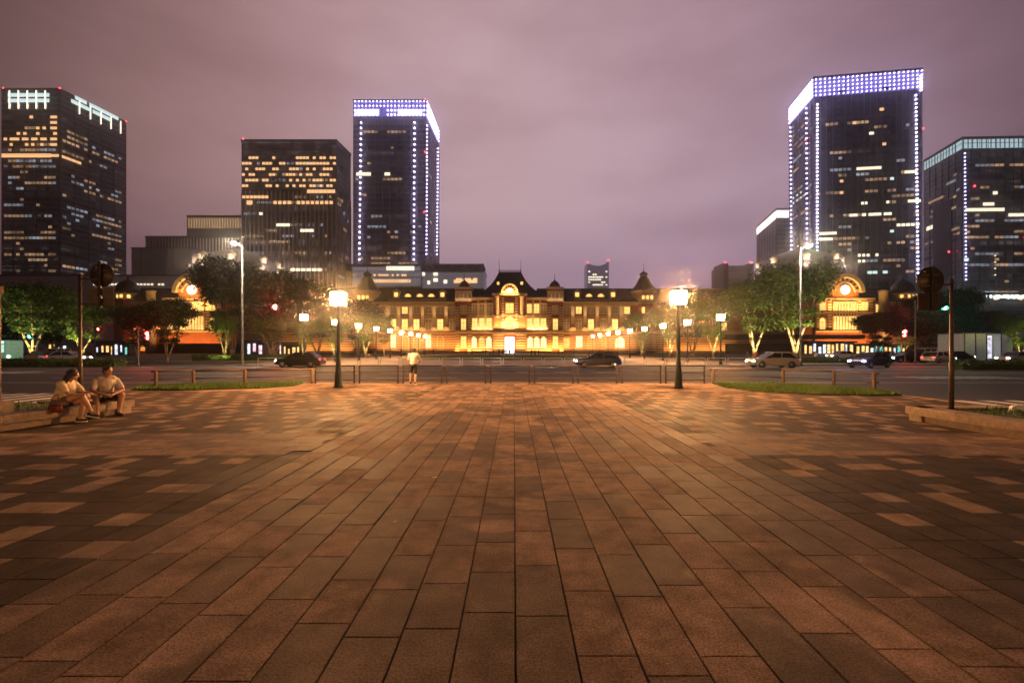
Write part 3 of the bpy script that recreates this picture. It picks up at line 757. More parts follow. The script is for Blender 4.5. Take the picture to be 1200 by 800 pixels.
# ------------------------------------------------------------------ towers
def Tface(p0, p1):
    a = Vector(p0); b = Vector(p1); L = (b - a).length; u = (b - a) / L; n = Vector((u.y, -u.x))
    def P(v):  # v = (along, out(-) , z)
        q = a + u * v[0] - n * v[1]
        return (q.x, q.y, v[2])
    return P, L, a, u
def u_at(a, u, px):
    t = (px - CX) / F
    d = u.x - t * u.y
    return (t * a.y - a.x) / d
def glass_mat(name, base, rough, floorh, bay, lit=0.0, tint=(1, 1, 1), refl=0.5, fz=0.25):
    m = bpy.data.materials.new(name); t = NT(m)
    out = t.n('ShaderNodeOutputMaterial'); p = t.n('ShaderNodeBsdfPrincipled')
    uv = t.n('ShaderNodeUVMap')
    sep = t.n('ShaderNodeSeparateXYZ', i_Vector=uv)
    fx = t.math('FLOOR', t.math('DIVIDE', (sep, 0), bay)); fz_ = t.math('FLOOR', t.math('DIVIDE', (sep, 1), floorh))
    cmb = t.n('ShaderNodeCombineXYZ'); t.l(fx, 0, cmb, 0); t.l(fz_, 0, cmb, 1)
    wn = t.n('ShaderNodeTexWhiteNoise', noise_dimensions='2D'); t.l(cmb, 0, wn, 0)
    wf = t.n('ShaderNodeTexWhiteNoise', noise_dimensions='1D'); t.l(fz_, 0, wf, 'W')
    k = t.math('ADD', t.math('MULTIPLY', (wn, 0), 0.5), t.math('MULTIPLY', (wf, 0), 0.5))
    lo = tuple(c * .88 for c in base); hi = tuple(min(1, c * 1.15) for c in base)
    r = t.ramp(k, [(0.1, lo), (0.9, hi)]); t.l(r, 0, p, 'Base Color')
    rr = t.n('ShaderNodeMapRange', i_Value=k); rr.inputs[3].default_value = rough * .8; rr.inputs[4].default_value = rough * 1.3; t.l(rr, 0, p, 'Roughness')
    p.inputs['Specular IOR Level'].default_value = refl
    if lit:
        # interior light that leaks faintly through the blinds of whole floors
        sm = t.math('POWER', k, 4.0); em = t.math('MULTIPLY', sm, lit)
        p.inputs['Emission Color'].default_value = c4(tint); t.l(em, 0, p, 'Emission Strength')
        m.cycles.emission_sampling = 'NONE'
    t.l(p, 0, out, 0)
    return m
M_dimw = emat('dim warm window', (1.0, .60, .33), .34, var=.9, scale=.12); M_dimc = emat('dim cool window', (.8, .85, 1.0), .26, var=.9, scale=.12)
M_wy = emat('warm lit window', (1.0, 0.54, 0.24), 1.25, var=.35, scale=.05); M_ww = emat('white lit window', (1.0, 0.86, 0.62), 1.5, var=.3, scale=.05); M_wc = emat('cool lit window', (0.75, 0.95, 0.92), 1.1, var=.3, scale=.05); M_wb = emat('blue lit window', (0.3, 0.35, 1.0), 1.6)
M_led = emat('white led', (0.66, 0.60, 1.0), 16.0)
M_ledg = emat('crown led', (0.60, 0.52, 1.0), 16.0, 'AUTO'); M_ledb = emat('violet led', (0.55, 0.52, 1.0), 5.0)
WCH = {'y': M_wy, 'w': M_ww, 'c': M_wc, 'b': M_wb}
WMESH = {}
def wmesh(w, h, col):
    key = (round(w, 1), round(h, 1), col)
    if key not in WMESH:
        b_ = MB(); b_.box(-w / 2, w / 2, -.06, .3, -h / 2, h / 2); WMESH[key] = b_.mesh('window', WCH[col])
    return WMESH[key]
class Tower:
    def __init__(s, name, label, pts, h, glass, band=None, fin=None, floorh=4.0, fins=None, faces=None, z0=0.0, finw=.5, bandh=1.0, out=.22, cat='tower', top=True, caph=1.6, finz=None, bandz=None):
        s.pts = pts; s.h = h; s.n = 0; s.floorh = floorh
        cx_ = sum(p[0] for p in pts) / len(pts); cy_ = sum(p[1] for p in pts) / len(pts)
        s.root = thing(name, label, cat, (cx_, cy_, RZ))
        b_ = MB(); n = len(pts)
        b_.prism(pts, RZ, h); ob = b_.build('curtain_wall', glass, s.root, world=True)
        me = ob.data; uv = me.uv_layers.new(name='UVMap')
        for poly in me.polygons:
            if abs(poly.normal.z) > .5: continue
            nn = poly.normal; ux, uy = -nn.y, nn.x
            for li in poly.loop_indices:
                co_ = me.vertices[me.loops[li].vertex_index].co; uv.data[li].uv = (co_.x * ux + co_.y * uy + 500, co_.z)
        s.faces = [Tface(pts[i], pts[(i + 1) % n]) for i in range(n)]
        fl = faces if faces is not None else range(n)
        if band:
            m_ = MB()
            for i in fl:
                P, L, a, u = s.faces[i]
                z = z0 + floorh
                while z < h - 1:
                    if bandz is None or z > bandz: m_.box(.05, L - .05, -out, .05, z, z + bandh, 0, P)
                    z += floorh
            m_.build('floor_band', band, s.root, world=True)
        if fin:
            m_ = MB()
            for i, sp in zip(fl, fins):
                if not sp: continue
                P, L, a, u = s.faces[i]; k = max(1, round(L / sp))
                for j in range(k + 1):
                    x = L * j / k; m_.box(max(0, x - finw / 2), min(L, x + finw / 2), -out - .25, -.01, z0 + 2, finz or h, 0, P)
            m_.build('mullion', fin, s.root, world=True)
        if top:
            m_ = MB(); m_.prism([(cx_ + (x - cx_) * 1.012, cy_ + (y - cy_) * 1.012) for x, y in pts], h + .003, h + caph); m_.build('parapet', band or fin or glass, s.root, world=True)
    def win(s, face, px, py, w=2.2, h=1.9, col='y', out=.45, zf=None):
        P, L, a, u = s.faces[face]; t = u_at(a, u, px)
        if t < w / 2 or t > L - w / 2 or s.n >= 100: return
        q = a + u * t; z = wz(py, q.y)
        z = zf if zf is not None else (math.floor(z / s.floorh) + .62) * s.floorh
        o = bpy.data.objects.new('window', wmesh(w, h, col)); COL.objects.link(o); o.parent = s.root
        w_ = P((t, -out, z)); o.location = Vector(w_) - Vector(s.root.location); o.rotation_euler.z = math.atan2(u.y, u.x); s.n += 1
    def row(s, face, py, x0, x1, n, prob, col='y', w=2.2, h=1.9, seed=0, out=.45):
        r = random.Random(int(py * 13 + x0 * 7 + seed))
        P, L, a, u = s.faces[face]; q = a + u * min(L, max(0, u_at(a, u, x0 + .5))); zf = (math.floor(wz(py, q.y) / s.floorh) + .62) * s.floorh
        for k in range(n):
            if r.random() < prob: s.win(face, x0 + (x1 - x0) * (k + .5) / n, py, w, h, col, out, zf)
    def leds(s, face, px, y0, y1, n, m=M_led, r=.75, px2=None, name='led_lamp', lim=100, stuff=None, ref=None):
        P, L, a, u = s.faces[face]
        for k in range(n):
            f_ = (k + .5) / n; x = px + ((px2 if px2 is not None else px) - px) * f_; y = y0 + (y1 - y0) * f_
            t = u_at(a, u, x); q = a + u * t; z = wz(y, q.y)
            c = P((t, -.8, z))
            if stuff is not None: stuff.ell(c, (r, r, r), seg=6, sm=False); continue
            key = ('led', m.name, r)
            if key not in WMESH: b_ = MB(); b_.ell((0, 0, 0), (r, r, r), seg=8); WMESH[key] = b_.mesh('led_lamp', m)
            o = bpy.data.objects.new('led_lamp', WMESH[key]); COL.objects.link(o); o.parent = s.root; o.location = Vector(c) - Vector(s.root.location)
    def dim(s, faces, p, zlo, zhi, w, step, seed):
        r = random.Random(seed); mb = MB()
        for f in faces:
            P, L, a, u = s.faces[f]; z = s.floorh * 3
            while z < zhi:
                if z > zlo:
                    rowp = p * r.choice((.15, .4, .6, 1, 1.6, 3.2)); t = step; run = 0; mi = 0
                    while t < L - step:
                        if run <= 0 and r.random() < rowp: run = r.choice((1, 1, 2, 3, 5)); mi = r.choice((0, 0, 1))
                        if run > 0: mb.box(t - w / 2, t + w / 2, -.42, -.05, z + s.floorh * .42, z + s.floorh * .86, mi, P); run -= 1
                        t += step
                z += s.floorh
        o = mb.build('dim_window', [M_dimw, M_dimc], s.root, world=True); tag(o, None, None, kind='stuff')
    def strip(s, face, z0, z1, u0, u1, m, name='light_strip', out=.5):
        P, L, a, u = s.faces[face]; b_ = MB(); b_.box(u0 * L, u1 * L, -out, 0, z0, z1, 0, P); return b_.build(name, m, s.root, world=True)
    def beacons(s, locs):
        for (x, y, z) in locs:
            b_ = MB(); b_.ell((x, y, z + .9), (.55, .55, .7), seg=8); o = b_.build('beacon', M_redbeacon, s.root, world=True)
M_redbeacon = emat('red beacon', (1.0, 0.04, 0.06), 9)
def ccw(pts):
    a = sum(pts[i][0] * pts[(i + 1) % len(pts)][1] - pts[(i + 1) % len(pts)][0] * pts[i][1] for i in range(len(pts)))
    return pts if a > 0 else pts[::-1]
G_a = glass_mat('smoky curtain glass', (0.045, 0.038, 0.04), .3, 4.0, 3.0, .05, (1, .8, .8), .8)
G_b = glass_mat('grey curtain glass', (0.085, 0.072, 0.08), .32, 4.0, 3.0, .10, (1, .85, .9), .8)
G_c = glass_mat('pale grey glass', (0.17, 0.16, 0.18), .30, 4.2, 4.0, .14, (.9, .85, 1), .8)
C_dark = mat('dark facade metal', (0.075, 0.062, 0.064), 0.5, 0.2)
C_mid = mat('mid grey facade cladding', (0.24, 0.20, 0.21), 0.5, 0.1)
C_light = mat('pale stone cladding', (0.72, 0.64, 0.64), 0.6)
C_roofm = mat('grey concrete facade', (0.46, 0.41, 0.40), 0.75, var=.2, scale=.05)

# 1 leftmost tower
D = 340; pA = [(-343, D), (-.9975 * 0 + wx(70, D), D)]
x70 = wx(70, D); x147 = wx(147.5, D * 1.146)
T1 = Tower('office_tower', 'dark slab tower with white-lit crown at the far left', [(wx(2.5, D), D), (x70, D), (x147, D * 1.146), (wx(2.5, D) - 4, D * 1.146)], wz(106, D), G_a, C_mid, C_dark, 4.1, (8.5, 9.2), (0, 1), finw=.35, bandh=1.5)
for i, y in enumerate((113, 116.5, 120)): T1.row(0, y, 10, 58, 12, .8, 'c', 2.6, 2.6)
for y, p_, x0, x1 in ((141, .25, 5, 58), (150, .3, 5, 58), (155.5, .3, 5, 58), (161, .35, 5, 55), (167, .4, 5, 55), (172, .2, 5, 55)): T1.row(0, y, x0, x1, 14, p_, 'y')
for y in (135.5, 147, 154, 159, 166, 172): T1.row(0, y, 60, 70, 3, .8, 'y', 2.6)
T1.row(0, 182, 3, 60, 9, 1, 'y', 4.4, 2.8); T1.row(0, 182, 60, 70, 2, 1, 'y', 3); T1.row(1, 187, 72, 95, 4, .6, 'y', 3)
for y in (115, 119, 123): T1.row(1, y, 84, 138, 13, .85, 'c', 3.4, 2.8)
T1.row(0, 277.5, 18, 70, 10, .95, 'c', 4.2, 2.6); T1.row(0, 286, 8, 70, 12, .8, 'c', 3.6, 2.2)
T1.row(1, 281, 70, 82, 3, .8, 'c', 3.4)
T1.row(1, 244, 95, 145, 9, .4, 'y'); T1.row(1, 170, 95, 130, 6, .4, 'y'); T1.row(1, 205, 100, 145, 6, .3, 'y')
for x in range(5):
    T1.strip(0, wz(128, D), wz(106.8, D), .14 + .155 * x - .006, .14 + .155 * x + .006, emat('crown light strip', (1.0, .82, .62), 2.2), out=.9)
    if x: T1.strip(1, wz(128, D) + 3, wz(106.8, D), .10 + .16 * x, .108 + .16 * x, emat('crown light strip', (1.0, .82, .62), 2.2), out=.9)
T1.strip(1, wz(128, D) + 3, wz(106.8, D), .90, .908, emat('crown light strip', (1, .82, .62), 2.2), out=.9)
T1.beacons([(wx(4, D), D, wz(105, D)), (x70, D, wz(105, D)), (x147, D * 1.146, wz(105, D))])

T1.dim((0, 1), .17, 20, 165, 2.2, 3.0, 1)
# 2 tower with the pixel pattern of yellow windows
D = 326
T2 = Tower('office_tower', 'grey ribbed tower with rows of yellow windows left of centre', [(wx(283, D), D), (wx(394, D), D), (wx(411, D * 1.074), D * 1.074), (wx(283, D) - 2, D * 1.074)], wz(166, D), G_b, C_mid, C_light, 4.0, (3.05, 3.3), (0, 1), finw=.75, bandh=.7, out=.18, finz=wz(224, D), bandz=wz(262, D))
pat = ["0011100001000000111111011111", "1110001110011000111111011101", "1111000110000100010110111001", "0110111001100011110101101111", "1011000011000111010111011110", "0111101100100011101001110011", "1100000110100111011011010110"]
for j, rw in enumerate(pat):
    y = 184.5 + j * 5.2
    for k, ch in enumerate(rw):
        if ch == '1' and (k + j) % 5: T2.win(0, 285.5 + k * 3.95, y, 1.9, 1.7, 'y')
T2.n = 60
T2.row(0, 227.5, 360, 393, 7, 1, 'y', 2.6, 2.4); T2.row(0, 229, 284, 315, 7, .7, 'y'); T2.row(0, 241.5, 283, 296, 2, 1, 'y', 4, 3); T2.row(0, 241.5, 320, 391, 13, .9, 'y', 2.3, 2.2)
T2.row(0, 262, 324, 340, 3, 1, 'w', 3, 2); T2.row(0, 268, 352, 368, 3, 1, 'w', 3, 2); T2.row(0, 316, 340, 378, 6, 1, 'w', 3, 2); T2.row(0, 251, 296, 330, 5, .6, 'w', 2.4)
T2.beacons([(wx(285, D), D, wz(164.5, D)), (wx(354, D), D + 4, wz(164.5, D))])

T2.dim((0, 1), .10, 20, 140, 1.9, 3.05, 2)
# 3 left LED tower
D = 372
G_d = glass_mat('violet grey glass', (0.15, 0.125, 0.14), .32, 4.3, 3.0, .08, (1, .85, .9), .8)
TN = Tower('skyscraper', 'tall grey tower with violet crown and white light columns left of the station roof', [(wx(414, D), D), (wx(498.5, D), D), (wx(514.5, D * 1.14), D * 1.14), (wx(414, D) + 6, D * 1.14)], wz(119, D), G_d, mat('soft violet cladding', (.30, .25, .28), .5), C_mid, 4.3, (6, 7), (0, 1), finw=.4, bandh=1.3, out=.12)
def blob_mesh(): return MB()
for x, x2 in ((423.5, 421), (486, 485)): TN.leds(0, x, 141, 333, 30, M_led, .58, x2)
bm_ = MB()
for x, x2 in ((499.5, 498.5),): TN.leds(1, 499.5, 145, 300, 34, M_led, .5, 498.6, stuff=bm_)
TN.leds(1, 512.6, 172, 300, 30, M_led, .5, 511, stuff=bm_)
for j in range(4):
    y = 119.5 + j * 5.2
    for k in range(20):
        x = 416.5 + k * 4.25
        if j in (2, 3) and (440 < x < 458) and k % 3: continue
        TN.leds(0, x, y - .1, y + .1, 1, M_led, .42 if j < 2 else .6, stuff=bm_)
    for k in range(12):
        f_ = k / 11; x = 499.8 + f_ * 13.6; yy = y + f_ * (34 - j * 1.2)
        TN.leds(1, x, yy, yy + .01, 1, M_led, .45, stuff=bm_)
tag(bm_.build('led_grid', [M_ledg], TN.root, world=True), None, None, kind='stuff')
vio = mat('violet lit crown panel', (0.25, 0.22, 0.4), .3, emis=(0.22, 0.18, 1.0), es=.38, sampling='NONE')
P_, L_, a_, u_ = TN.faces[0]; TN.strip(0, wz(137, D), wz(118.5, D), .01, .99, vio, 'crown_panel', .3)
TN.strip(0, wz(135.5, D), wz(128.5, D), .02, .36, emat('white crown glow', (.9, .9, 1), 1.8, var=.3, scale=.2), 'light_strip', .4); TN.strip(0, wz(135.5, D), wz(128.5, D), .62, .96, MATS['white crown glow'], 'light_strip', .4)
TN.strip(1, wz(137, D), wz(118.5, D), .01, .99, vio, 'crown_panel', .3)
TN.row(0, 202.5, 413, 434, 4, 1, 'w', 4.5, 2.6); TN.row(0, 202.5, 450, 458, 1, 1, 'w', 4.5, 2.4)
TN.beacons([(wx(498, D), D, wz(118, D)), (wx(497, D) + 1, D - 1, wz(180, D)), (wx(496, D) + 1, D - 1, wz(250, D))])

TN.dim((0, 1), .03, 20, 180, 2.4, 3.2, 3)
# 4 right LED tower (turned a little)
D = 344
TS = Tower('skyscraper', 'tallest tower with dotted violet crown and light columns on the right', [(234.7, 387.5), (wx(954, D), D), (wx(1080.5, 333), 333), (wx(1080.5, 333) + 12, 380)], wz(92.5, D), G_a, C_dark, C_mid, 4.3, (5, 4.3, 5), (0, 1, 2), finw=.3, bandh=1.0, out=.15)
for x, x2, n in ((957.3, 957, 40), (1072.5, 1075, 46)): TS.leds(1, x, 121 if x < 1000 else 110, 296 if x < 1000 else 332, n, M_led, .58, x2)
bm_ = MB()
for k in range(5):
    for j in range(24):
        x = 955.5 + j * 5.4; f_ = j / 23
        TS.leds(1, x, 94 + k * 4.6 - 10.5 * f_, 94.1 + k * 4.6 - 10.5 * f_, 1, M_led, .42, stuff=bm_)
    for j in range(16):
        f_ = j / 15; x = 926 + f_ * 27.2
        y = (127.5 + k * 4.1) + f_ * ((94 + k * 4.6) - (127.5 + k * 4.1))
        TS.leds(0, x, y, y + .1, 1, M_led, .45, stuff=bm_)
TS.leds(0, 927.4, 147, 300, 30, M_led, .5, 928.5, stuff=bm_); TS.leds(0, 946.2, 124, 300, 30, M_led, .5, 947, stuff=bm_); TS.leds(1, 1078.5, 88, 108, 6, M_led, .7, stuff=bm_)
tag(bm_.build('led_grid', [M_ledg], TS.root, world=True), None, None, kind='stuff')
hC = wz(114, D)
TS.strip(0, hC, TS.h - .3, .005, .995, vio, 'crown_panel', .3); TS.strip(1, hC, TS.h - .3, .005, .995, vio, 'crown_panel', .3)
for x0, x1, y, n, p_, c_, w_ in ((1004, 1032, 200, 6, 1, 'w', 3.2), (1060, 1074, 200, 3, 1, 'w', 3), (1064, 1083, 237, 4, 1, 'w', 3), (995, 1040, 252, 12, .5, 'w', 2), (1000, 1042, 241, 10, .5, 'w', 1.6), (1050, 1083, 263, 6, .7, 'w', 2.4), (1030, 1036, 128, 1, 1, 'y', 2.8), (1018, 1024, 157, 1, 1, 'w', 3), (998, 1004, 145, 1, 1, 'y', 2.6), (1032, 1040, 171, 1, 1, 'y', 2.4), (984, 988, 211, 1, 1, 'y', 2.2), (984, 988, 225, 1, 1, 'y', 2.2), (1042, 1048, 208, 1, 1, 'c', 2.4), (1042, 1048, 271, 1, 1, 'c', 2.4), (960, 980, 274, 4, .8, 'w', 3), (960, 980, 281, 4, .5, 'w', 3), (1004, 1030, 300, 5, .6, 'w', 1.8), (1004, 1030, 307, 5, .6, 'w', 1.8), (1016, 1040, 319, 4, .8, 'c', 3), (1000, 1050, 255, 10, .4, 'w', 2.2)):
    TS.row(1, y, x0, x1, n, p_, c_, w_, 2.0)
TS.row(0, 236, 928, 946, 4, .7, 'c', 2.4, 1.2); TS.row(0, 243, 928, 946, 4, .7, 'c', 2.4, 1.2)
m_ = MB()   # recessed dark service bands on the front
P_, L_, a_, u_ = TS.faces[1]
for fr in (.22, .64):
    m_ = MB()
    for k in range(44): m_.box(fr * L_, (fr + .07) * L_, -.5, -.02, 8 + k * 4.3, 10.2 + k * 4.3, 0, P_)
    m_.build('balcony_band', C_dark, TS.root, world=True)
TS.beacons([(wx(950, D), D + 6, wz(161, D)), (wx(1082, 333), 333, wz(152, 333))])

TS.dim((0, 1), .09, 20, 178, 2.2, 3.0, 4)
# 5 far right tower
D = 330
xc = wx(1128, D)
TJ = Tower('office_tower', 'broad dark tower with pale lit crown at the far right', [(wx(1083, D * 1.123), D * 1.123), (xc, D), (xc + 100, D - 3.5), (xc + 100, D * 1.12)], wz(163, D), G_b, C_mid, C_dark, 4.0, (7, 6), (0, 1), finw=.25, bandh=1.1, out=.15)
crown = mat('pale lit crown glass', (.5, .6, .6), .2, emis=(.62, .85, .9), es=.75, sampling='NONE')
TJ.strip(0, wz(174, D), TJ.h - .5, .0, 1, crown, 'crown_panel', .3); TJ.strip(1, wz(174, D), TJ.h - .5, .0, 1, crown, 'crown_panel', .3)
m_ = MB()
for f_ in (0, 1):
    P_, L_, a_, u_ = TJ.faces[f_]
    for k in range(int(L_ / 3.2)): m_.box(k * 3.2, k * 3.2 + .5, -.6, -.31, wz(174, D), TJ.h - .4, 0, P_)
    m_.box(0, L_, -.62, -.31, wz(168.5, D), wz(168, D), 0, P_)
m_.build('crown_frame', C_mid, TJ.root, world=True)
TJ.leds(1, 1129.5, 178, 330, 34, M_ledb, .55, 1131)
TJ.leds(1, 1165, 296, 326, 4, M_ww, .5)
for x0, x1, y, n, p_, c_, w_ in ((1132, 1176, 246, 9, .7, 'w', 3.4), (1152, 1164, 238, 2, 1, 'w', 4), (1182, 1199, 251, 3, .8, 'w', 4), (1126, 1134, 308, 2, 1, 'c', 3), (1140, 1199, 303, 8, .12, 'c', 3), (1140, 1199, 226, 8, .15, 'w', 3)):
    TJ.row(1, y, x0, x1, n, p_, c_, w_, 2.2)
TJ.row(0, 268, 1086, 1096, 2, 1, 'w', 4, 3); TJ.row(0, 273, 1097, 1114, 5, .8, 'c', 3, 1)
P_, L_, a_, u_ = TJ.faces[0]; u0 = u_at(a_, u_, 1094); u1 = u_at(a_, u_, 1116)
m_ = MB(); m_.box(u0, u1, -.6, -.0, 20, wz(236, D * 1.05), 0, P_); m_.build('dark_panel', C_dark, TJ.root, world=True)
TJ.beacons([(xc + 4, D + 1, wz(162, D)), (wx(1112, D * 1.03), D * 1.03, wz(293, D)), (wx(1139, D) + 1, D - 1, wz(220, D)), (wx(1198, D), D - 2, wz(280, D))])
TJ.dim((0, 1), .10, 15, 135, 2.6, 3.4, 5)
# podium of that tower with a glowing band
D = 235
PD = Tower('shopping_podium', 'low wide building with a bright white band at the far right', [(wx(1108, D), D), (wx(1300, D), D), (wx(1300, D), D + 40), (wx(1108, D), D + 40)], wz(346, D), G_a, C_mid, None, 3.6, None, (0,), cat='building', bandh=.9)
r = random.Random(4)
for k in range(40):
    if r.random() < .88:
        b_ = MB(); x = wx(1111 + k * 2.3, D); b_.box(x, x + r.uniform(.5, .95), D - .5, D - .3, wz(349.5 + r.uniform(-.6, .6), D), wz(345.8 + r.uniform(-.4, .6), D)); b_.build('window', emat('bright sign strip', (.82, 1, .93), 4.0), PD.root, world=True)  # glowing blocks stand for a lit sign strip, not windows
PD.row(0, 352, 1112, 1199, 12, .3, 'y', 1.4, 1.0); PD.row(0, 372, 1112, 1199, 12, .25, 'w', 1.4, 1.0)

# 6 small tower with glowing cornice behind the right dome
D = 417
TK = Tower('office_tower', 'small grey tower with glowing white cornice behind the right dome', [(wx(887.3, D * 1.142), D * 1.142), (wx(909.6, D), D), (wx(940, D), D), (wx(940, D), D * 1.14)], wz(246, D), G_b, C_mid, C_dark, 4.0, (9, 7), (0, 1), finw=.3)
cor = emat('glowing cornice', (1, .86, .8), 2.2)
TK.strip(0, wz(256, D), TK.h - 1, 0, 1, cor); TK.strip(1, wz(255, D), TK.h - .5, 0, 1, cor)
# 7 distant tower with a concave top
D = 560
x0, x1 = wx(688, D), wx(713.5, D)
root = thing('office_tower', 'distant small tower with a concave top and red beacons right of centre', 'tower', ((x0 + x1) / 2, D, 0))
b_ = MB(); n = 10; poly = [(x0, 0), (x1, 0)] + [(x1 + (x0 - x1) * k / n, wz(305.5 + 6.5 * math.sin(PI * (k / n) ** .8) * .7 + 3 * k / n, D)) for k in range(n + 1)]
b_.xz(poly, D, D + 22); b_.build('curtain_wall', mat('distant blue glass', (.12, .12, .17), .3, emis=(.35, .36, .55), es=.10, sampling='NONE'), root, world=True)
for k, y in enumerate((315, 319, 322.5, 325.5, 328.5, 331.5, 334.5)):
    r = random.Random(k)
    for j in range(9):
        if r.random() < (.25 if k < 3 else .7):
            b_ = MB(); x = x0 + 1.5 + (x1 - x0 - 3) * j / 9; b_.box(x, x + 2.3, D - .3, D - .05, wz(y, D), wz(y, D) + 1.7); b_.build('window', M_ww, root, world=True)
for x, y in ((x0 + .6, 307.5), (x1 - .6, 305)): b_ = MB(); b_.ell((x, D, wz(y, D)), (1, 1, 1.1), seg=8); b_.build('beacon', M_redbeacon, root, world=True)
# 8 distant twin stacks
D = 480
root = thing('office_block', 'distant pale block between two dark stacks near the right dome', 'building', (wx(863, D), D, 0))
b_ = MB(); b_.box(wx(846, D), wx(852, D), D - 3, D + 20, 0, wz(309, D)); b_.box(wx(876, D), wx(881.5, D), D - 3, D + 20, 0, wz(309, D)); b_.build('stack', C_dark, root, world=True)
b_ = MB(); b_.box(wx(852, D) + .01, wx(876, D) - .01, D, D + 18, 0, wz(311, D)); b_.build('wall', C_roofm, root, world=True)
b_ = MB()
for k in range(12): b_.box(wx(853 + k * 1.9, D), wx(854 + k * 1.9, D), D - .3, D - .01, wz(326, D), wz(319, D))
b_.build('fins', C_light, root, world=True)
for x in (849, 878.7): b_ = MB(); b_.ell((wx(x, D), D - 2, wz(308, D)), (.9, .9, 1), seg=8); b_.build('beacon', M_redbeacon, root, world=True)
b_ = MB(); b_.tube((wx(835, D), D, 0), (wx(835, D), D, wz(317, D)), 1.0, seg=6); tag(b_.build('roof_mast', C_dark), 'slim dark mast left of the distant twin stacks', 'mast')

# 9 stepped blocks at the left
D = 290
def block(name, label, x0, x1, ytop, D, dep, m_, cat='building'):
    root = thing(name, label, cat, (wx((x0 + x1) / 2, D), D, RZ))
    b_ = MB(); b_.box(wx(x0, D), wx(x1, D), D, D + dep, RZ, wz(ytop, D)); b_.build('wall', m_, root, world=True)
    b_ = MB(); b_.box(wx(x0, D) - .3, wx(x1, D) + .3, D - .3, D + dep + .3, wz(ytop, D) + .003, wz(ytop, D) + .9); b_.build('parapet', C_mid, root, world=True)
    return root
r_ = block('office_block', 'low grey windowless block between the left towers', 154, 227, 291.5, D, 30, C_roofm)
b_ = MB()
for x in (165, 178, 196, 203, 226): b_.box(wx(x, D) - .12, wx(x, D) + .12, D - .25, D - .01, 0, wz(292, D))
b_.build('fins', C_mid, r_, world=True)
r_ = block('office_block', 'middle grey block with fine ribs stepping up behind the windowless block', 170.5, 283, 278, D + 32, 30, C_mid)
b_ = MB(); Dq = D + 32
for k in range(30): x = 172 + k * 3.7; b_.box(wx(x, Dq) - .25, wx(x, Dq) + .25, Dq - .5, Dq - .01, 0, wz(279, Dq))
b_.build('fins', C_light, r_, world=True)
Dq = D + 66
r_ = block('office_block', 'upper grey block crowned by a glowing colonnade', 219, 283, 253.5, Dq, 30, C_mid)
b_ = MB(); b_.box(wx(220, Dq), wx(282.6, Dq), Dq - .3, Dq - .02, wz(267, Dq), wz(256, Dq)); b_.build('light_strip', mat('golden lit colonnade', (.6, .5, .35), .6, emis=(1, .62, .3), es=.55, var=.4, scale=.3, sampling='NONE'), r_, world=True)
b_ = MB()
for k in range(21): x = 221 + k * 3.05; b_.box(wx(x, Dq) - .35, wx(x, Dq) + .35, Dq - 1.3, Dq - .31, wz(268, Dq), wz(255.5, Dq))
b_.build('column', C_light, r_, world=True)
Dq = 255
r_ = block('elevated_deck', 'long pale roof deck with white lights behind the left wing', -20, 236, 323.5, Dq, 14, C_light)
for k in range(20):
    if k % 7 == 3: continue
    b_ = MB(); x = wx(110 + k * 4.2, Dq); b_.box(x, x + 1.1, Dq - .4, Dq - .05, wz(334, Dq), wz(332.5, Dq)); b_.build('window', M_ww, r_, world=True)
# 10 low glass buildings between the LED tower and the station
Dq = 290
r_ = block('glass_building', 'low glass building with warm shop floors under the left lit tower', 405, 493.5, 311, Dq, 25, C_mid)
b_ = MB(); b_.box(wx(413, Dq), wx(493, Dq), Dq - .3, Dq - .05, wz(335, Dq), wz(313, Dq)); b_.build('curtain_wall', mat('bright frosted glass', (.35, .33, .36), .3, emis=(.8, .75, .9), es=.16, sampling='NONE'), r_, world=True)
b_ = MB()
for k in range(30): x = 413.5 + k * 2.7; b_.box(wx(x, Dq) - .12, wx(x, Dq) + .12, Dq - .6, Dq - .31, wz(336, Dq), wz(318, Dq))
for y in (318, 325, 336): b_.box(wx(406, Dq), wx(493, Dq), Dq - .75, Dq - .31, wz(y, Dq) - .3, wz(y, Dq) + .3)
b_.build('mullion', C_light, r_, world=True)
r = random.Random(9)
for y, x0, x1, m_, hh, pr in ((314.5, 453, 486, M_ww, 2.6, 1), (322.5, 432, 482, M_wy, 1.2, .6), (329.3, 434, 483, M_wy, 2.0, .95)):
    n = int((x1 - x0) / 3)
    for k in range(n):
        if r.random() < pr: b_ = MB(); x = wx(x0 + k * 3, Dq); b_.box(x, x + 1.35, Dq - .5, Dq - .31, wz(y, Dq) - hh / 2, wz(y, Dq) + hh / 2); b_.build('window', m_, r_, world=True)
r_ = block('glass_building', 'low pale building with a truss along its roof beside the station', 493.8, 567.5, 318, Dq + 4, 25, mat('pale lit cladding', (.5, .46, .5), .5, emis=(.75, .68, .8), es=.10, sampling='NONE')); Dr = Dq + 4  # faint glow in this cladding stands in for floodlight
b_ = MB()
ps = [wx(505 + k * 6.6, Dr) for k in range(10)]
for k in range(9): b_.tube((ps[k], Dr - .4, wz(318 if k % 2 else 311, Dr)), (ps[k + 1], Dr - .4, wz(311 if k % 2 else 318, Dr)), .28, seg=5)
b_.box(wx(497, Dr), wx(567, Dr), Dr - .8, Dr + 20, wz(311, Dr), wz(309.3, Dr)); b_.box(wx(497, Dr), wx(567, Dr), Dr - .7, Dr - .05, wz(319.3, Dr), wz(317.8, Dr))
b_.build('roof_truss', C_light, r_, world=True)
for k in range(11):
    b_ = MB(); x = wx(532 + k * 2.5, Dr); b_.box(x, x + 1.2, Dr - .3, Dr - .05, wz(331.5, Dr), wz(326, Dr) if k % 4 else wz(328, Dr)); b_.build('window', M_wy, r_, world=True)
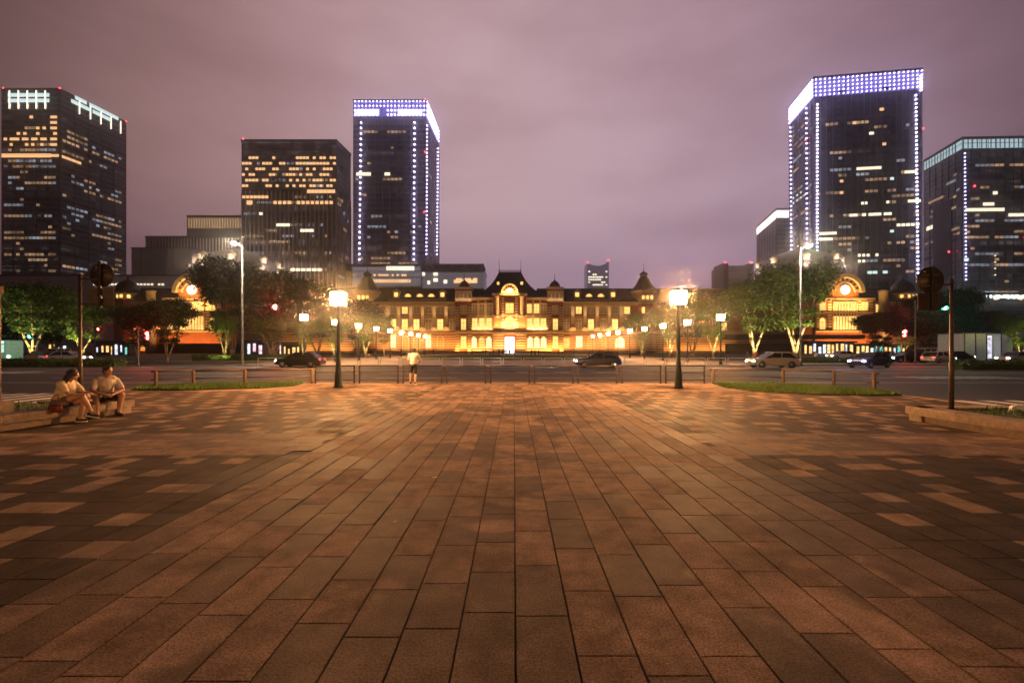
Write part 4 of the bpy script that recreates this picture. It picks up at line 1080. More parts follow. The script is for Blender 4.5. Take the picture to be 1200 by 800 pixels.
for x, y, w_ in ((495, 321, 3), (508, 321, 5), (508, 328, 5), (501, 331, 3), (520, 330, 4)): b_ = MB(); b_.box(wx(x, Dr), wx(x + w_, Dr), Dr - .3, Dr - .05, wz(y + 2, Dr), wz(y - 2, Dr)); b_.build('window', M_ww, r_, world=True)

# ------------------------------------------------------------------ the station
SY = 190.0
def sx(px): return (px - CX) * SY / F
def sz(py): return EYE + (CY - py) * SY / F
M_brick = mat('red brick', (0.22, 0.06, 0.028), 0.8, var=.25, scale=.8, bump=.3)
M_stone = mat('cream stone', (0.50, 0.42, 0.30), 0.7, var=.15, scale=.6, bump=.2)
M_slate = mat('dark slate roof', (0.035, 0.028, 0.027), 0.5, var=.35, scale=.9, bump=.3, bscale=4)
M_copper = mat('aged dome metal', (0.10, 0.085, 0.08), 0.4, 0.4, var=.3, scale=.5)
M_lit = emat('station window glow', (1.0, 0.50, 0.13), 2.1, var=.45, scale=.25)
M_litb = emat('bright doorway glow', (1.0, 0.66, 0.30), 4.0, var=.2, scale=.3)
M_dim = mat('station dark glass', (0.10, 0.085, 0.07), .25, emis=(1, .5, .18), es=.10, var=.5, scale=.3, sampling='NONE')
ST = thing('station_building', 'long red brick station with cream bands, domes and lit windows', 'station', (0, SY, 0))
def sb(name, mb, m): return mb.build(name, m, ST)      # local coordinates: y measured from the facade
Z1, Z2, Z3, ZE, ZR = sz(391), sz(388), sz(372), sz(353.5), sz(336.5)
# walls
b = MB(); b.box(-168, 168, 1.0, 21, 0, ZE - .8); b.build('wall', M_brick, ST)
b = MB()
for (x0, x1) in ((-168, sx(553)), (sx(641.5), 168)):
    z = 1.0
    while z < Z1 - .6: b.box(x0, x1, .82, .995, z, z + .42); z += .98
b.build('stone_band', M_stone, ST)
b = MB()
for x0, x1 in ((-168, sx(553)), (sx(641.5), 168)):
    b.box(x0, x1, .45, .99, Z1, Z1 + .45); b.box(x0, x1, .6, .99, Z2 - .25, Z2 + .1); b.box(x0, x1, .55, .99, sz(371), sz(371) + .35)
    b.box(x0, x1, .35, .99, ZE - 1.5, ZE - 1.1); b.box(x0, x1, .05, .99, ZE - .8, ZE); b.box(x0, x1, .75, .99, 0, .8)
b.build('cornice', M_stone, ST)
b = MB()   # balustrade over the cornice
for x0, x1 in ((sx(455), sx(524)), (sx(673), sx(728))):
    b.box(x0, x1, .2, .35, ZE + 1.0, ZE + 1.15)
    n = int((x1 - x0) / .7)
    for k in range(n): b.box(x0 + k * .7, x0 + k * .7 + .25, .2, .33, ZE + .003, ZE + .997)
b.build('balustrade', M_stone, ST)
# roofs of the wings
for x0, x1 in ((-168, sx(566)), (sx(630), 168)):
    b = MB(); b.yz([(.1, ZE + .005), (21.5, ZE + .005), (21.5, ZR - 2), (17, ZR), (6.5, ZR), (1.2, ZE + 1.4)], x0, x1)
    b.box(x0, x1, 6.4, 6.9, ZR, ZR + .35); b.build('roof', M_slate, ST)
# windows (mesh shared): stone surround, glazing, bars
WM = {}
def window(x, z0, z1, w, lit, arch=False, y=1.0, parent=None, base=None):
    key = (round(w, 1), round(z1 - z0, 1), lit, arch)
    if key not in WM:
        h = z1 - z0; b_ = MB(); hw = w / 2
        gm = {0: M_dim, 1: M_lit, 2: M_litb}[lit]
        if arch:
            pts = [(-hw, 0), (hw, 0)] + [(hw * math.cos(PI * k / 8), h - hw + hw * math.sin(PI * k / 8)) for k in range(9)]
            b_.xz(pts, -.04, .2, 1)
            for k in range(8):
                a0, a1 = PI * k / 8, PI * (k + 1) / 8
                q = [(hw * math.cos(a0), h - hw + hw * math.sin(a0)), ((hw + .45) * math.cos(a0), h - hw + (hw + .45) * math.sin(a0)), ((hw + .45) * math.cos(a1), h - hw + (hw + .45) * math.sin(a1)), (hw * math.cos(a1), h - hw + hw * math.sin(a1))]
                b_.xz(q, -.3, .2, 0)
            for s_ in (-1, 1): b_.box(min(s_ * hw, s_ * (hw + .4)), max(s_ * hw, s_ * (hw + .4)), -.3, .2, 0, h - hw, 0)
        else:
            b_.box(-hw, hw, -.04, .2, 0, h, 1)
            for s_ in (-1, 1): b_.box(min(s_ * hw, s_ * (hw + .32)), max(s_ * hw, s_ * (hw + .32)), -.28, .2, 0, h, 0)
            b_.box(-hw - .45, hw + .45, -.42, .2, h + .003, h + .5, 0)
        b_.box(-hw - .4, hw + .4, -.4, .2, -.3, -.003, 0)
        b_.box(-.07, .07, -.12, -.042, 0, h - (hw if arch else 0), 2); b_.box(-hw, hw, -.13, -.122, h * .62, h * .62 + .14, 2)
        for s_ in (-1, 1): b_.box(s_ * hw * .5 - .03, s_ * hw * .5 + .03, -.10, -.043, 0, h * .6, 2)
        WM[key] = b_.mesh('window', [M_stone, gm, mat('white window bar', (.6, .52, .4), .5)])
    o = bpy.data.objects.new('window', WM[key]); COL.objects.link(o); o.parent = ST; o.location = (x, y, z0)
    return o
LW = [446.9, 460, 473.8, 487.5, 502, 515.5, 529.8]; RW = [664.3, 678.5, 692.9, 707.2, 721.2, 735.4]
lit3 = [0, 0, 1, 0, 0, 0, 0]; lit2 = [0, 1, 1, 1, 0, 1, 0]
for i, px in enumerate(LW):
    window(sx(px), sz(367.3), sz(359.5), 2.3, lit3[i]); window(sx(px), sz(386.3), sz(374), 2.3, lit2[i])
for i, px in enumerate((474.5, 488, 515.5)): window(sx(px), sz(408), sz(394), 2.2, 0, True)
for px in (460, 501.5): window(sx(px), sz(408), sz(392.6), 2.0, 2)
rit3 = [0, 1, 0, 0, 0, 1]; rit2 = [0, 0, 1, 0, 1, 0]
for i, px in enumerate(RW):
    window(sx(px), sz(367.3), sz(359.5), 2.3, rit3[i]); window(sx(px), sz(386.3), sz(374), 2.3, rit2[i])
window(sx(679), sz(408), sz(394), 2.4, 2)
for px in (692.9, 707): window(sx(px), sz(408), sz(394), 2.2, 0, True)
window(sx(664), sz(408), sz(396), 2.2, 1); window(sx(727), sz(408), sz(395), 3.6, 2, True)
for px in (338, 352, 366, 380, 394, 408, 784, 797, 810, 823, 836, 849):
    window(sx(px), sz(367.3), sz(359.5), 2.3, int(px) % 3 == 0); window(sx(px), sz(386.3), sz(374), 2.3, int(px) % 2)
# giant pilasters with their plinths
PM = None
def pilaster(x, z0, z1, w=1.5, y=1.0):
    b_ = MB(); b_.box(-w / 2, w / 2, -.55, -.01, z0 + 1.3, z1 - .9); b_.box(-w * .62, w * .62, -.7, 0, z1 - .9, z1 - .2); b_.box(-w * .75, w * .75, -.85, 0, z0 - .7, z0 + .6); b_.lathe([(w * .66, .6), (w * .6, 1.0), (w * .5, 1.3)], (0, -.25, z0), 12)
    o = b_.build('pilaster', M_stone, ST); o.location = (x, y, 0); return o
for px in (453.3, 466.8, 480.8, 494.8, 508.5, 522.5, 671.5, 685.9, 700.2, 714.4, 728.7):
    pilaster(sx(px), Z2 + .8, ZE - 1.5)
# floodlights
def flood(x0, x1, y, z, e, col=GOLD, tilt=25, w=.25):
    o = light('AREA', 'facade_floodlight', ((x0 + x1) / 2, SY + y, z), e, col, parent=None, shape='RECTANGLE', size=(x1 - x0), size_y=w)
    o.rotation_euler = (R(180 - tilt), 0, 0); o.data.spread = R(110)
    return o
for a, b_ in ((441, 553), (641, 742)):
    flood(sx(a), sx(b_), -2.3, .3, 4600); flood(sx(a), sx(b_), -.1, Z2 + .3, 260, (1, .5, .18))
flood(sx(330), sx(412), -.6, .5, 1600); flood(sx(778), sx(860), -.6, .5, 1800); flood(-166, sx(205), -.6, .5, 1500); flood(sx(1012), 166, -.6, .5, 1500)
for px in (453.3, 466.8, 480.8, 494.8, 508.5, 522.5, 671.5, 685.9, 700.2, 714.4, 728.7):
    light('SPOT', 'pilaster_spotlight', (sx(px), SY - 2.6, Z2 + .3), 7000, (1, .60, .26), (sx(px), SY + .5, sz(364)), spot_size=R(15), spot_blend=.8, shadow_soft_size=.1)
    light('SPOT', 'plinth_spotlight', (sx(px), SY - 1.0, .4), 1300, GOLD, (sx(px), SY + .7, Z1), spot_size=R(60), spot_blend=.8, shadow_soft_size=.1)
# dormers with lit windows
def dormer(px, py, rnd_):
    x = sx(px); z = sz(py); b_ = MB(); y0 = 1.6
    if rnd_:
        pts = [(-1.7, 0), (1.7, 0)] + [(1.7 * math.cos(PI * k / 8), .2 + 1.5 * math.sin(PI * k / 8)) for k in range(9)]
        b_.xz(pts, 0, 4, 0); q = [(-1.25, .15), (1.25, .15)] + [(1.25 * math.cos(PI * k / 8), .2 + 1.1 * math.sin(PI * k / 8)) for k in range(9)]; b_.xz(q, -.05, -.005, 1)
    else:
        b_.box(-1.3, 1.3, 0, 4, 0, 2.4, 0); b_.xz([(-1.7, 2.41), (1.7, 2.41), (0, 3.6)], -.2, 4, 0); b_.box(-.8, .8, -.05, -.005, .3, 2.1, 1); b_.box(-1.6, 1.6, -.4, .0, -.3, -.005, 0)
    o = b_.build('dormer', [M_stone, M_lit], ST); o.location = (x, y0, z)
for px in (477, 491, 504.6, 691, 705): dormer(px, 347.5, True)
for px in (463, 517.8, 677, 719.5): dormer(px, 348, False)
for px in (389, 402, 792, 803, 818): dormer(px, 347.5, True)
# square link towers with cap domes
for px0, px1 in ((534, 553), (641.5, 659.7)):
    x0, x1 = sx(px0), sx(px1); xm = (x0 + x1) / 2
    b = MB(); b.box(x0, x1, -.8, 8, 0, sz(339)); t_ = b.build('link_tower', M_brick, ST)
    b = MB()
    z = .8
    while z < sz(360):
        for s_ in (0, 1):
            xa = x0 - .12 if s_ == 0 else x1 - 1.7
            b.box(xa, xa + 1.82, -.95, -.6, z, z + .45)
        z += 1.05
    b.box(x0 - .3, x1 + .3, -1.1, 8.3, sz(339) + .003, sz(339) + .9); b.box(x0 - .15, x1 + .15, -1.0, -.805, sz(353.5), sz(341)); b.box(x0 - .4, x1 + .4, -1.25, -.79, Z1, Z2)
    b.build('quoin', M_stone, t_)
    for k in range(4):
        b = MB(); xx = x0 + (x1 - x0) * (k + .5) / 4; b.box(xx - .45, xx + .45, -1.05, -1.005, sz(350), sz(344)); b.build('window', M_dim, t_)
    b = MB(); b.lathe([(2.3, 0), (2.4, .4), (2.1, 1.5), (1.4, 2.5), (.5, 3.1), (.25, 3.4), (.12, 4), (.05, 6.2)], (xm, 2.2, sz(338.5) + .6), 16); b.build('cap_dome', M_slate, t_)
    window(xm, sz(386.3), sz(374), 1.9, 1, y=-.8); window(xm, sz(367.3), sz(359.5), 1.9, 0, y=-.8); window(xm, sz(407), sz(394.5), 1.9, 1, y=-.8)
    light('SPOT', 'tower_spotlight', (xm, SY - 3.2, Z2 + .3), 300, (1, .62, .32), (xm, SY - .8, sz(345)), spot_size=R(70), spot_blend=.8, shadow_soft_size=.1)
    for k in range(4):
        xx = x0 + (x1 - x0) * (k + .5) / 4; light('POINT', 'tower_lamp', (xx, SY - 1.6, sz(351)), 28, (1, .6, .3), shadow_soft_size=.15)
    flood(x0, x1, -2.4, .5, 900)
# central block
xa, xb = sx(553) + .02, sx(641.5) - .02; xm = sx(597.5)
b = MB(); b.box(xa, xb, -.3, 24, 0, sz(349.5)); cb = b.build('central_block', M_brick, ST)
b = MB(); b.box(xa, xb, -.9, -.305, sz(351.5), sz(349.5) + .3); b.box(xa, xb, -.8, -.305, sz(370.5), sz(369.5)); b.box(xa, xb, -.9, -.305, Z1, Z2)
z = 1.0
while z < Z1 - .6: b.box(xa, xb, -.5, -.305, z, z + .42); z += .98
for px in (560.6, 569, 578, 616.6, 624.8, 632.9): b.box(sx(px) - .35, sx(px) + .35, -.6, -.306, Z2 + .2, sz(352))
b.build('stone_trim', M_stone, cb)
L3 = {556.5: 0, 564.8: 0, 573.3: 0, 620: 1, 628.8: 1, 636.8: 0}
for px, l_ in L3.items():
    window(sx(px), sz(367), sz(356.5), 2.0, l_, y=-.3); window(sx(px), sz(385.3), sz(373.2), 2.0, 1, y=-.3)
for px in (555.5, 564.5, 573, 621, 629, 637): window(sx(px), sz(407), sz(395), 2.0, 2 if px != 564.5 else 1, True, y=-.3)
# hipped roof with a concave sweep
b = MB(); rings = []
for k in range(9):
    t_ = k / 8; e = t_ ** .8
    hx = 16.4 + (4.9 - 16.4) * e + (1.1 * math.sin(PI * t_) * -1); zz_ = sz(349.5) + .32 + (sz(315.5) - sz(349.5) - .3) * (t_ ** 1.12)
    yf = -1.2 + (8.0 + 1.2) * e; yb = 24.5 - 8.0 * e
    rings.append([(xm - hx, yf, zz_), (xm + hx, yf, zz_), (xm + hx, yb, zz_), (xm - hx, yb, zz_)])
b.loft(rings); rf = b.build('roof', M_slate, ST)
b = MB(); zt = sz(315.5)
b.box(xm - 4.9, xm + 4.9, 8, 16.5, zt + .02, zt + .25)
for k in range(18): b.box(xm - 4.7 + k * .54, xm - 4.45 + k * .54, 8.0, 8.15, zt + .26, zt + .8)
b.box(xm - 4.9, xm + 4.9, 7.9, 8.2, zt + .81, zt + 1.0); b.build('ridge_railing', M_stone, rf)
for s_ in (-1, 1):
    b = MB(); b.lathe([(.28, 0), (.2, .8), (.1, 1), (.06, 5.5)], (xm + s_ * 4.7, 8.1, zt + .25), 8); b.build('finial', M_slate, rf)
    b = MB(); zc = sz(330.5); b.box(xm + s_ * 5.0 - .7, xm + s_ * 5.0 + .7, 3.3, 7, zc - .8, zc + .8, 0); b.box(xm + s_ * 5.0 - .5, xm + s_ * 5.0 + .5, 3.25, 3.29, zc - .6, zc + .6, 1); b.build('roof_window', [M_slate, M_lit], rf)
# centre bay
xl, xr = sx(578.5), sx(616.5); xc = sx(597.3)
b = MB(); b.box(xl, xr, -3.2, -.31, 0, sz(347)); bay = b.build('centre_bay', M_brick, ST)
b = MB(); b.box(xl - .4, xr + .4, -3.9, -3.2 + .3, sz(347) + .002, sz(344.8)); b.box(xl - .2, xr + .2, -3.5, -3.205, sz(371), sz(369.8)); b.box(xl - .8, xr + .8, -5.4, -3.205, sz(391.5), sz(389.5))
for k in range(26): b.box(xl - .7 + k * .57, xl - .5 + k * .57, -5.3, -5.15, sz(389.5) + .003, sz(389.5) + .8)
b.box(xl - .8, xr + .8, -5.35, -5.1, sz(389.5) + .81, sz(389.5) + 1.0)
z = .8
while z < sz(393):
    for x_ in (xl, xr - 4.2): b.box(x_, x_ + 4.2, -3.6, -3.205, z, z + .5)
    z += 1.05
z = sz(388)
while z < sz(348):
    for x_ in (xc - 3.2, xc + 2.3): b.box(x_, x_ + .9, -3.55, -3.205, z, z + .55)
    z += 1.1
b.build('stone_trim', M_stone, bay)
for s_ in (-1, 1):
    b = MB(); x_ = xc + s_ * 5.0; b.lathe([(.85, sz(371)), (.75, sz(370)), (.7, sz(350)), (.95, sz(349)), (1.0, sz(347.5))], (x_, -3.75, 0), 12); b.box(x_ - 1.1, x_ + 1.1, -4.8, -3.21, sz(371) - .5, sz(371)); b.build('column', M_stone, bay)
    light('SPOT', 'column_spotlight', (x_, SY - 5.6, sz(375)), 3500, (1, .6, .25), (x_, SY - 3.6, sz(352)), spot_size=R(45), spot_blend=.8, shadow_soft_size=.1)
zc = sz(343.5)
b = MB()
def arch_ring(mb, x, z, r0, r1, y0, y1, mi=0, seg=20, a0=0, a1=PI):
    for k in range(seg):
        t0 = a0 + (a1 - a0) * k / seg; t1 = a0 + (a1 - a0) * (k + 1) / seg
        mb.xz([(x + r0 * math.cos(t0), z + r0 * math.sin(t0)), (x + r1 * math.cos(t0), z + r1 * math.sin(t0)), (x + r1 * math.cos(t1), z + r1 * math.sin(t1)), (x + r0 * math.cos(t1), z + r0 * math.sin(t1))], y0, y1, mi)
arch_ring(b, xc, zc, 2.9, 3.5, -4.2, 1.5); arch_ring(b, xc, zc, 1.5, 1.8, -3.9, -3.2, seg=16, a0=-.3, a1=PI + .3)
for k in range(7):
    a = PI * (k + .5) / 7; ca, sa = math.cos(a), math.sin(a)
    b.xz([(xc + 1.85 * ca - .14 * sa, zc + 1.85 * sa + .14 * ca), (xc + 2.85 * ca - .14 * sa, zc + 2.85 * sa + .14 * ca), (xc + 2.85 * ca + .14 * sa, zc + 2.85 * sa - .14 * ca), (xc + 1.85 * ca + .14 * sa, zc + 1.85 * sa - .14 * ca)][::-1], -3.7, -3.2)
b.box(xc - 3.4, xc + 3.4, -3.9, -2.6, zc - 1.0, zc - .05)
b.build('arched_pediment', M_stone, bay)
b = MB(); b.xz([(xc + 2.88 * math.cos(2 * PI * k / 24), zc + max(-.9, 2.88 * math.sin(2 * PI * k / 24))) for k in range(24)], -3.1, -2.9); b.build('pediment_panel', M_brick, bay)
b = MB(); b.tube((xc, -3.5, zc + .2), (xc, -3.3, zc + .2), 1.35, seg=20); b.build('rose_window', M_litb, bay)
window(xc, sz(367), sz(356.5), 3.0, 1, y=-3.2); window(xc, sz(386), sz(372.5), 3.4, 1, True, y=-3.2)
b = MB(); b.box(xc - 1.9, xc + 1.9, -3.4, -3.25, 0.02, sz(395.2)); b.build('door', emat('white doorway glow', (1, .9, .85), 4.5), bay)
flood(xl, xr, -6.5, .4, 4000); flood(xl, xr, -5.0, sz(389.5) + 1.1, 6000, (1, .5, .14)); flood(xc - 3, xc + 3, -5.0, zc - 1.6, 1500, (1, .5, .14))
flood(xa, xl - .4, -1.6, .5, 1100); flood(xr + .4, xb, -1.6, .5, 1300); flood(xa, xl - .6, -1.2, Z2 + .4, 500, (1, .56, .22)); flood(xr + .6, xb, -1.2, Z2 + .4, 800, (1, .56, .22))
# octagonal corner towers with swept roofs
for px in (426.5, 758):
    x = sx(px); oct_ = lambda r_, z_: [(x + r_ * math.cos(PI / 8 + PI * k / 4), 4.6 + r_ * math.sin(PI / 8 + PI * k / 4), z_) for k in range(8)]
    b = MB(); b.loft([oct_(5.9, 0), oct_(5.9, sz(341))]); t_ = b.build('corner_tower', M_stone if False else M_brick, ST)
    b = MB(); b.loft([oct_(6.2, sz(356)), oct_(6.2, sz(354.8))]); b.loft([oct_(6.05, sz(353.9)), oct_(6.05, sz(342.5))]); b.loft([oct_(6.5, sz(342.3)), oct_(6.7, sz(340.4))]); b.build('stone_trim', M_stone, t_); b = MB(); b.loft([oct_(6.2, sz(391)), oct_(6.2, sz(388))])
    z = 1.0
    while z < Z1 - .6: b.loft([oct_(6.0, z), oct_(6.0, z + .42)]); z += .98
    b.build('stone_band', M_stone, t_)
    for k in (-1, 0, 1):
        b = MB(); xx = x + k * 1.75; yy = 4.6 - 5.7; b.box(xx - .5, xx + .5, yy - .12, yy + .1, sz(350.8), sz(346.5)); b.build('window', M_lit, t_)
        b = MB(); b.box(xx - .6, xx + .6, yy - .05, yy + .1, sz(367), sz(360)); b.build('window', M_lit if k == -1 else M_dim, t_)
    b = MB(); b.loft([oct_(6.9, sz(340.3)), oct_(5.6, sz(338.3)), oct_(4.4, sz(335)), oct_(3.1, sz(330)), oct_(2.2, sz(325)), oct_(1.6, sz(322.5))], sm=False); rf_ = b.build('roof', M_slate, t_)
    b = MB(); b.lathe([(1.5, sz(322.6)), (1.5, sz(320.5)), (1.9, sz(320.2)), (1.7, sz(318.5)), (.9, sz(316.8)), (.25, sz(316)), (.1, sz(313)), (.05, sz(305.5))], (x, 4.6, 0), 12); b.build('cupola', M_slate, rf_)
    light('SPOT', 'tower_spotlight', (x, SY - 5.5, 1), 2600, (1, .6, .35), (x, SY, sz(348)), spot_size=R(50), spot_blend=.8, shadow_soft_size=.2)
# domed end sections with the clock gables
for s_, gx in ((-1, sx(230)), (1, sx(985))):
    b = MB(); b.box(gx - 17, gx + 20 if s_ > 0 else gx + 17, -.8, .99, 0, sz(352)); b.box(gx - 12, gx + 12, -2.2, -.805, 0, sz(350)); gw = b.build('gable_wall', M_brick, ST)
    b = MB(); zc = sz(343.5)
    arch_ring(b, gx, zc, 6.1, 7.8, -3.4, 6, seg=24); b.box(gx - 12.4, gx + 12.4, -2.9, -2.0, sz(352), sz(350)); b.box(gx - 12.2, gx + 12.2, -2.7, -2.21, sz(367.5), sz(366)); b.box(gx - 12.3, gx + 12.3, -2.9, -2.21, sz(389.5), sz(387.5))
    arch_ring(b, gx, zc, 4.0, 4.5, -2.75, -2.1, seg=18)
    for k in range(9):
        a = PI * (k + .5) / 9; ca, sa = math.cos(a), math.sin(a)
        b.xz([(gx + 4.55 * ca - .35 * sa, zc + 4.55 * sa + .35 * ca), (gx + 6.0 * ca - .45 * sa, zc + 6.0 * sa + .45 * ca), (gx + 6.0 * ca + .45 * sa, zc + 6.0 * sa - .45 * ca), (gx + 4.55 * ca + .35 * sa, zc + 4.55 * sa - .35 * ca)][::-1], -2.6, -2.1)
    for x_ in (gx - 11.6, gx - 6.8, gx + 5.6, gx + 10.4):
        z = sz(387)
        while z < sz(354): b.box(x_, x_ + 1.3, -2.5, -2.21, z, z + .6); z += 1.15
    b.build('stone_trim', M_stone, gw)
    b = MB(); b.xz([(gx + 6.05 * math.cos(PI * k / 20), zc + 6.05 * math.sin(PI * k / 20)) for k in range(21)] + [(gx - 6.05, sz(350) + .01), (gx + 6.05, sz(350) + .01)][::1], -2.0, .5); b.build('gable_panel', mat('orange lit brick', (.42, .15, .04), .8), gw)  # orange floodlight is put into this brick colour
    b = MB(); b.tube((gx, -2.9, sz(340.5)), (gx, -2.6, sz(340.5)), 1.9, seg=28); ck = b.build('clock_face', emat('clock glow', (1, .85, .6), 3.2), gw)
    b = MB(); b.box(gx - .1, gx + .1, -2.98, -2.92, sz(340.5) - .1, sz(340.5) + 1.4); b.box(gx - .9, gx + .1, -2.98, -2.921, sz(340.5) - .1, sz(340.5) + .1); b.build('clock_hand', M_black, ck)
    b = MB(); b.box(gx - 4.6, gx + 4.6, -2.65, -2.3, sz(364.5), sz(354)); b.box(gx - 4.8, gx + 4.8, -2.65, -2.3, sz(386.5), sz(371)); hall = b.build('hall_window', M_lit, gw)
    b = MB()
    for k in range(9): b.box(gx - 4.8 + k * 1.2 - .12, gx - 4.8 + k * 1.2 + .12, -2.85, -2.66, sz(386.5), sz(354))
    b.build('window_bars', M_stone, hall)
    for dx in (-9.2, 8.4): window(gx + dx, sz(364), sz(355), 2.2, 1, y=-2.2); window(gx + dx, sz(386), sz(373), 2.4, 1, True, y=-2.2)
    for dx in ((15, 19) if s_ > 0 else (-20, -26, -15)): window(gx + dx, sz(366), sz(357), 2.2, 1, y=-.8 if abs(dx) < 17 else 1.0); window(gx + dx, sz(386), sz(374), 2.2, 1, y=-.8 if abs(dx) < 17 else 1.0)
    # round stair turret
    tx = gx + 17.2 * (1 if s_ > 0 else 0) + (-17.5 if s_ < 0 else -.8)
    b = MB(); b.lathe([(1.9, 0), (1.9, sz(362.5)), (1.6, sz(362)), (1.6, sz(343)), (1.9, sz(342.5)), (1.9, sz(341)), (1.2, sz(340.3))], (tx, -1.8, 0), 16); b.build('round_turret', M_stone, gw)
    # drum and dome behind
    DY = 28.0; dcx = wx(936, SY + DY) if s_ > 0 else wx(279, SY + DY)
    q = lambda y: wz(y, SY + DY)
    oc = lambda r_, z_: [(dcx + r_ * math.cos(PI / 8 + PI * k / 4), DY + r_ * math.sin(PI / 8 + PI * k / 4), z_) for k in range(8)]
    b = MB(); b.loft([oc(18, 0), oc(18, q(334))]); b.loft([oc(19, q(334) + .01), oc(19.2, q(331))]); dr = b.build('drum', M_stone, ST)
    b = MB()
    for k in range(16):
        a = 2 * PI * k / 16; c_, s2 = math.cos(a), math.sin(a)
        b.tube((dcx + 18.1 * c_, DY + 18.1 * s2, q(345)), (dcx + 18.1 * c_, DY + 18.1 * s2, q(338)), 1.1, seg=8)
    b.build('drum_window', M_lit, dr)
    b = MB(); b.lathe([(18.6, q(331)), (18.8, q(326)), (18.4, q(320)), (17.6, q(314)), (16.2, q(309)), (14.2, q(304.5)), (11.5, q(300.5)), (8, q(297)), (4.5, q(294)), (1.8, q(291.5)), (.9, q(290)), (.5, q(287)), (.25, q(280)), (.12, q(262) if s_ > 0 else q(282))], (dcx, DY, 0), 32); dm = b.build('dome', M_copper, ST)
    for k in range(8):
        a = -PI / 2 + 2 * PI * (k + .5) / 8; c_, s2 = math.cos(a), math.sin(a)
        b = MB(); b.lathe([(1.5, 0), (1.5, 1.6), (1.9, 1.9), (1.2, 3.0), (.3, 3.9)], (dcx + 16.6 * c_, DY + 16.6 * s2, q(311)), 10); o = b.build('dormer_turret', M_stone, dm)
        if s2 < .5: light('POINT', 'dome_lamp', (dcx + 19.8 * c_, SY + DY + 19.8 * s2, q(314)), 1500, (1, .74, .55), shadow_soft_size=.25)
    flood(gx - 12, gx + 12, -6.5, .8, 5200 if s_ > 0 else 4200, (1, .48, .11)); flood(gx - 8, gx + 8, -4.6, sz(366), 3400, (1, .5, .13)); flood(gx - 5, gx + 5, -4.4, sz(351), 900, (1, .5, .13))
    light('SPOT', 'turret_spotlight', (tx, SY - 6, .8), 2500, (1, .62, .3), (tx, SY - 2, sz(352)), spot_size=R(40), spot_blend=.8, shadow_soft_size=.2)
    # end cupola
    ex = sx(141.5) if s_ < 0 else sx(1066)
    b = MB(); b.lathe([(4.6, 0), (4.6, sz(351))], (ex, 3.5, 0), 8, rot=PI / 8, sm=False); ec = b.build('end_tower', M_brick, ST)
    b = MB(); b.lathe([(5.0, sz(351)), (5.0, sz(350)), (3.4, sz(349.8)), (3.4, sz(344)), (4.4, sz(343.8)), (4.4, sz(342.5))], (ex, 3.5, 0), 8, rot=PI / 8, sm=False); b.build('lantern_storey', M_stone, ec)
    for k in range(8):
        a = 2 * PI * k / 8; b = MB(); c_, s2 = math.cos(a), math.sin(a); b.tube((ex + 3.2 * c_, 3.5 + 3.2 * s2, sz(348.5)), (ex + 3.2 * c_, 3.5 + 3.2 * s2, sz(345)), .55, seg=8); b.build('window', M_lit, ec)
    b = MB(); b.lathe([(4.3, sz(342.4)), (4.3, sz(338)), (3.7, sz(333)), (2.4, sz(329)), (.9, sz(326.3)), (.3, sz(325)), (.1, sz(321))], (ex, 3.5, 0), 16); b.build('cap_dome', M_slate, ec)
# low hoarding and canopies in front of the wings
hb = thing('site_hoarding', 'long low dark hoarding in front of the right domed wing', 'hoarding', (sx(905), 176, 0))
b = MB(); b.box(wx(850, 176), wx(962, 176), 176, 176.4, 0, 3.9); b.build('panel', mat('dark hoarding panel', (.05, .045, .05), .5), hb, world=True)
b = MB(); b.box(wx(848, 176), wx(1012, 176), 175.2, 181, 5.6, 7.2); b.build('canopy', mat('dark canopy', (.09, .08, .085), .5), hb, world=True)
hb = thing('site_hoarding', 'long low dark hoarding in front of the left domed wing', 'hoarding', (sx(190), 176, 0))
b = MB(); b.box(wx(186, 176), wx(305, 176), 176, 176.4, 0, 3.9); b.build('panel', MATS['dark hoarding panel'], hb, world=True)
r = random.Random(8)
def stall(x0, x1, y, Y, z0, z1, m_, label):
    root = thing('shop_front', label, 'shop', (wx((x0 + x1) / 2, Y), Y, 0))
    b_ = MB(); b_.box(wx(x0, Y) - .4, wx(x1, Y) + .4, Y - 1.2, Y + 3, z1 + .01, z1 + .5); b_.box(wx(x0, Y) - .3, wx(x1, Y) + .3, Y + .05, Y + 3, 0, z1); b_.build('shop_wall', C_dark, root, world=True)
    n = max(2, int((x1 - x0) / 5))
    for k in range(n):
        xa_ = wx(x0 + (x1 - x0) * k / n, Y) + .2; xb_ = wx(x0 + (x1 - x0) * (k + 1) / n, Y) - .2
        b_ = MB(); zt_ = z1 - r.uniform(.1, 1.3); zb_ = z0 + r.choice((0, 0, .6)); b_.box(xa_ + r.uniform(0, .3), xb_ - r.uniform(-.1, .4), Y - .05, Y, zb_, zt_); b_.build('shop_window', m_[r.randrange(len(m_))], root, world=True)
M_s1 = emat('warm shop light', (1, .58, .2), 1.6, var=.6, scale=1.2); M_s2 = emat('cool shop light', (.8, .85, 1), 1.3, var=.6, scale=1.2); M_s3 = emat('pink shop light', (1, .65, .75), 1.2, var=.6, scale=1.2); M_s4 = emat('teal shop light', (.25, .9, .75), .8, var=.6, scale=1.2)
stall(289, 308, 400, 120, .4, 3.4, [M_s2, M_s3], 'brightly lit shop front behind the left tall light')
stall(326, 352, 400, 125, .4, 3.0, [M_s1, M_s3], 'warm lit kiosk row between the left lamps')
stall(942, 1000, 402, 140, .3, 3.6, [M_s1, M_s2, M_s2, M_s1], 'long lit shop front under the right gable')
stall(1003, 1062, 402, 150, .3, 3.0, [M_s1, M_s4, M_s1, M_s2], 'dim lit shop front right of the right gable')
stall(112, 150, 402, 115, .3, 3.2, [M_s4, M_s1, M_s2], 'teal lit shop front behind the red pedestrian signal')
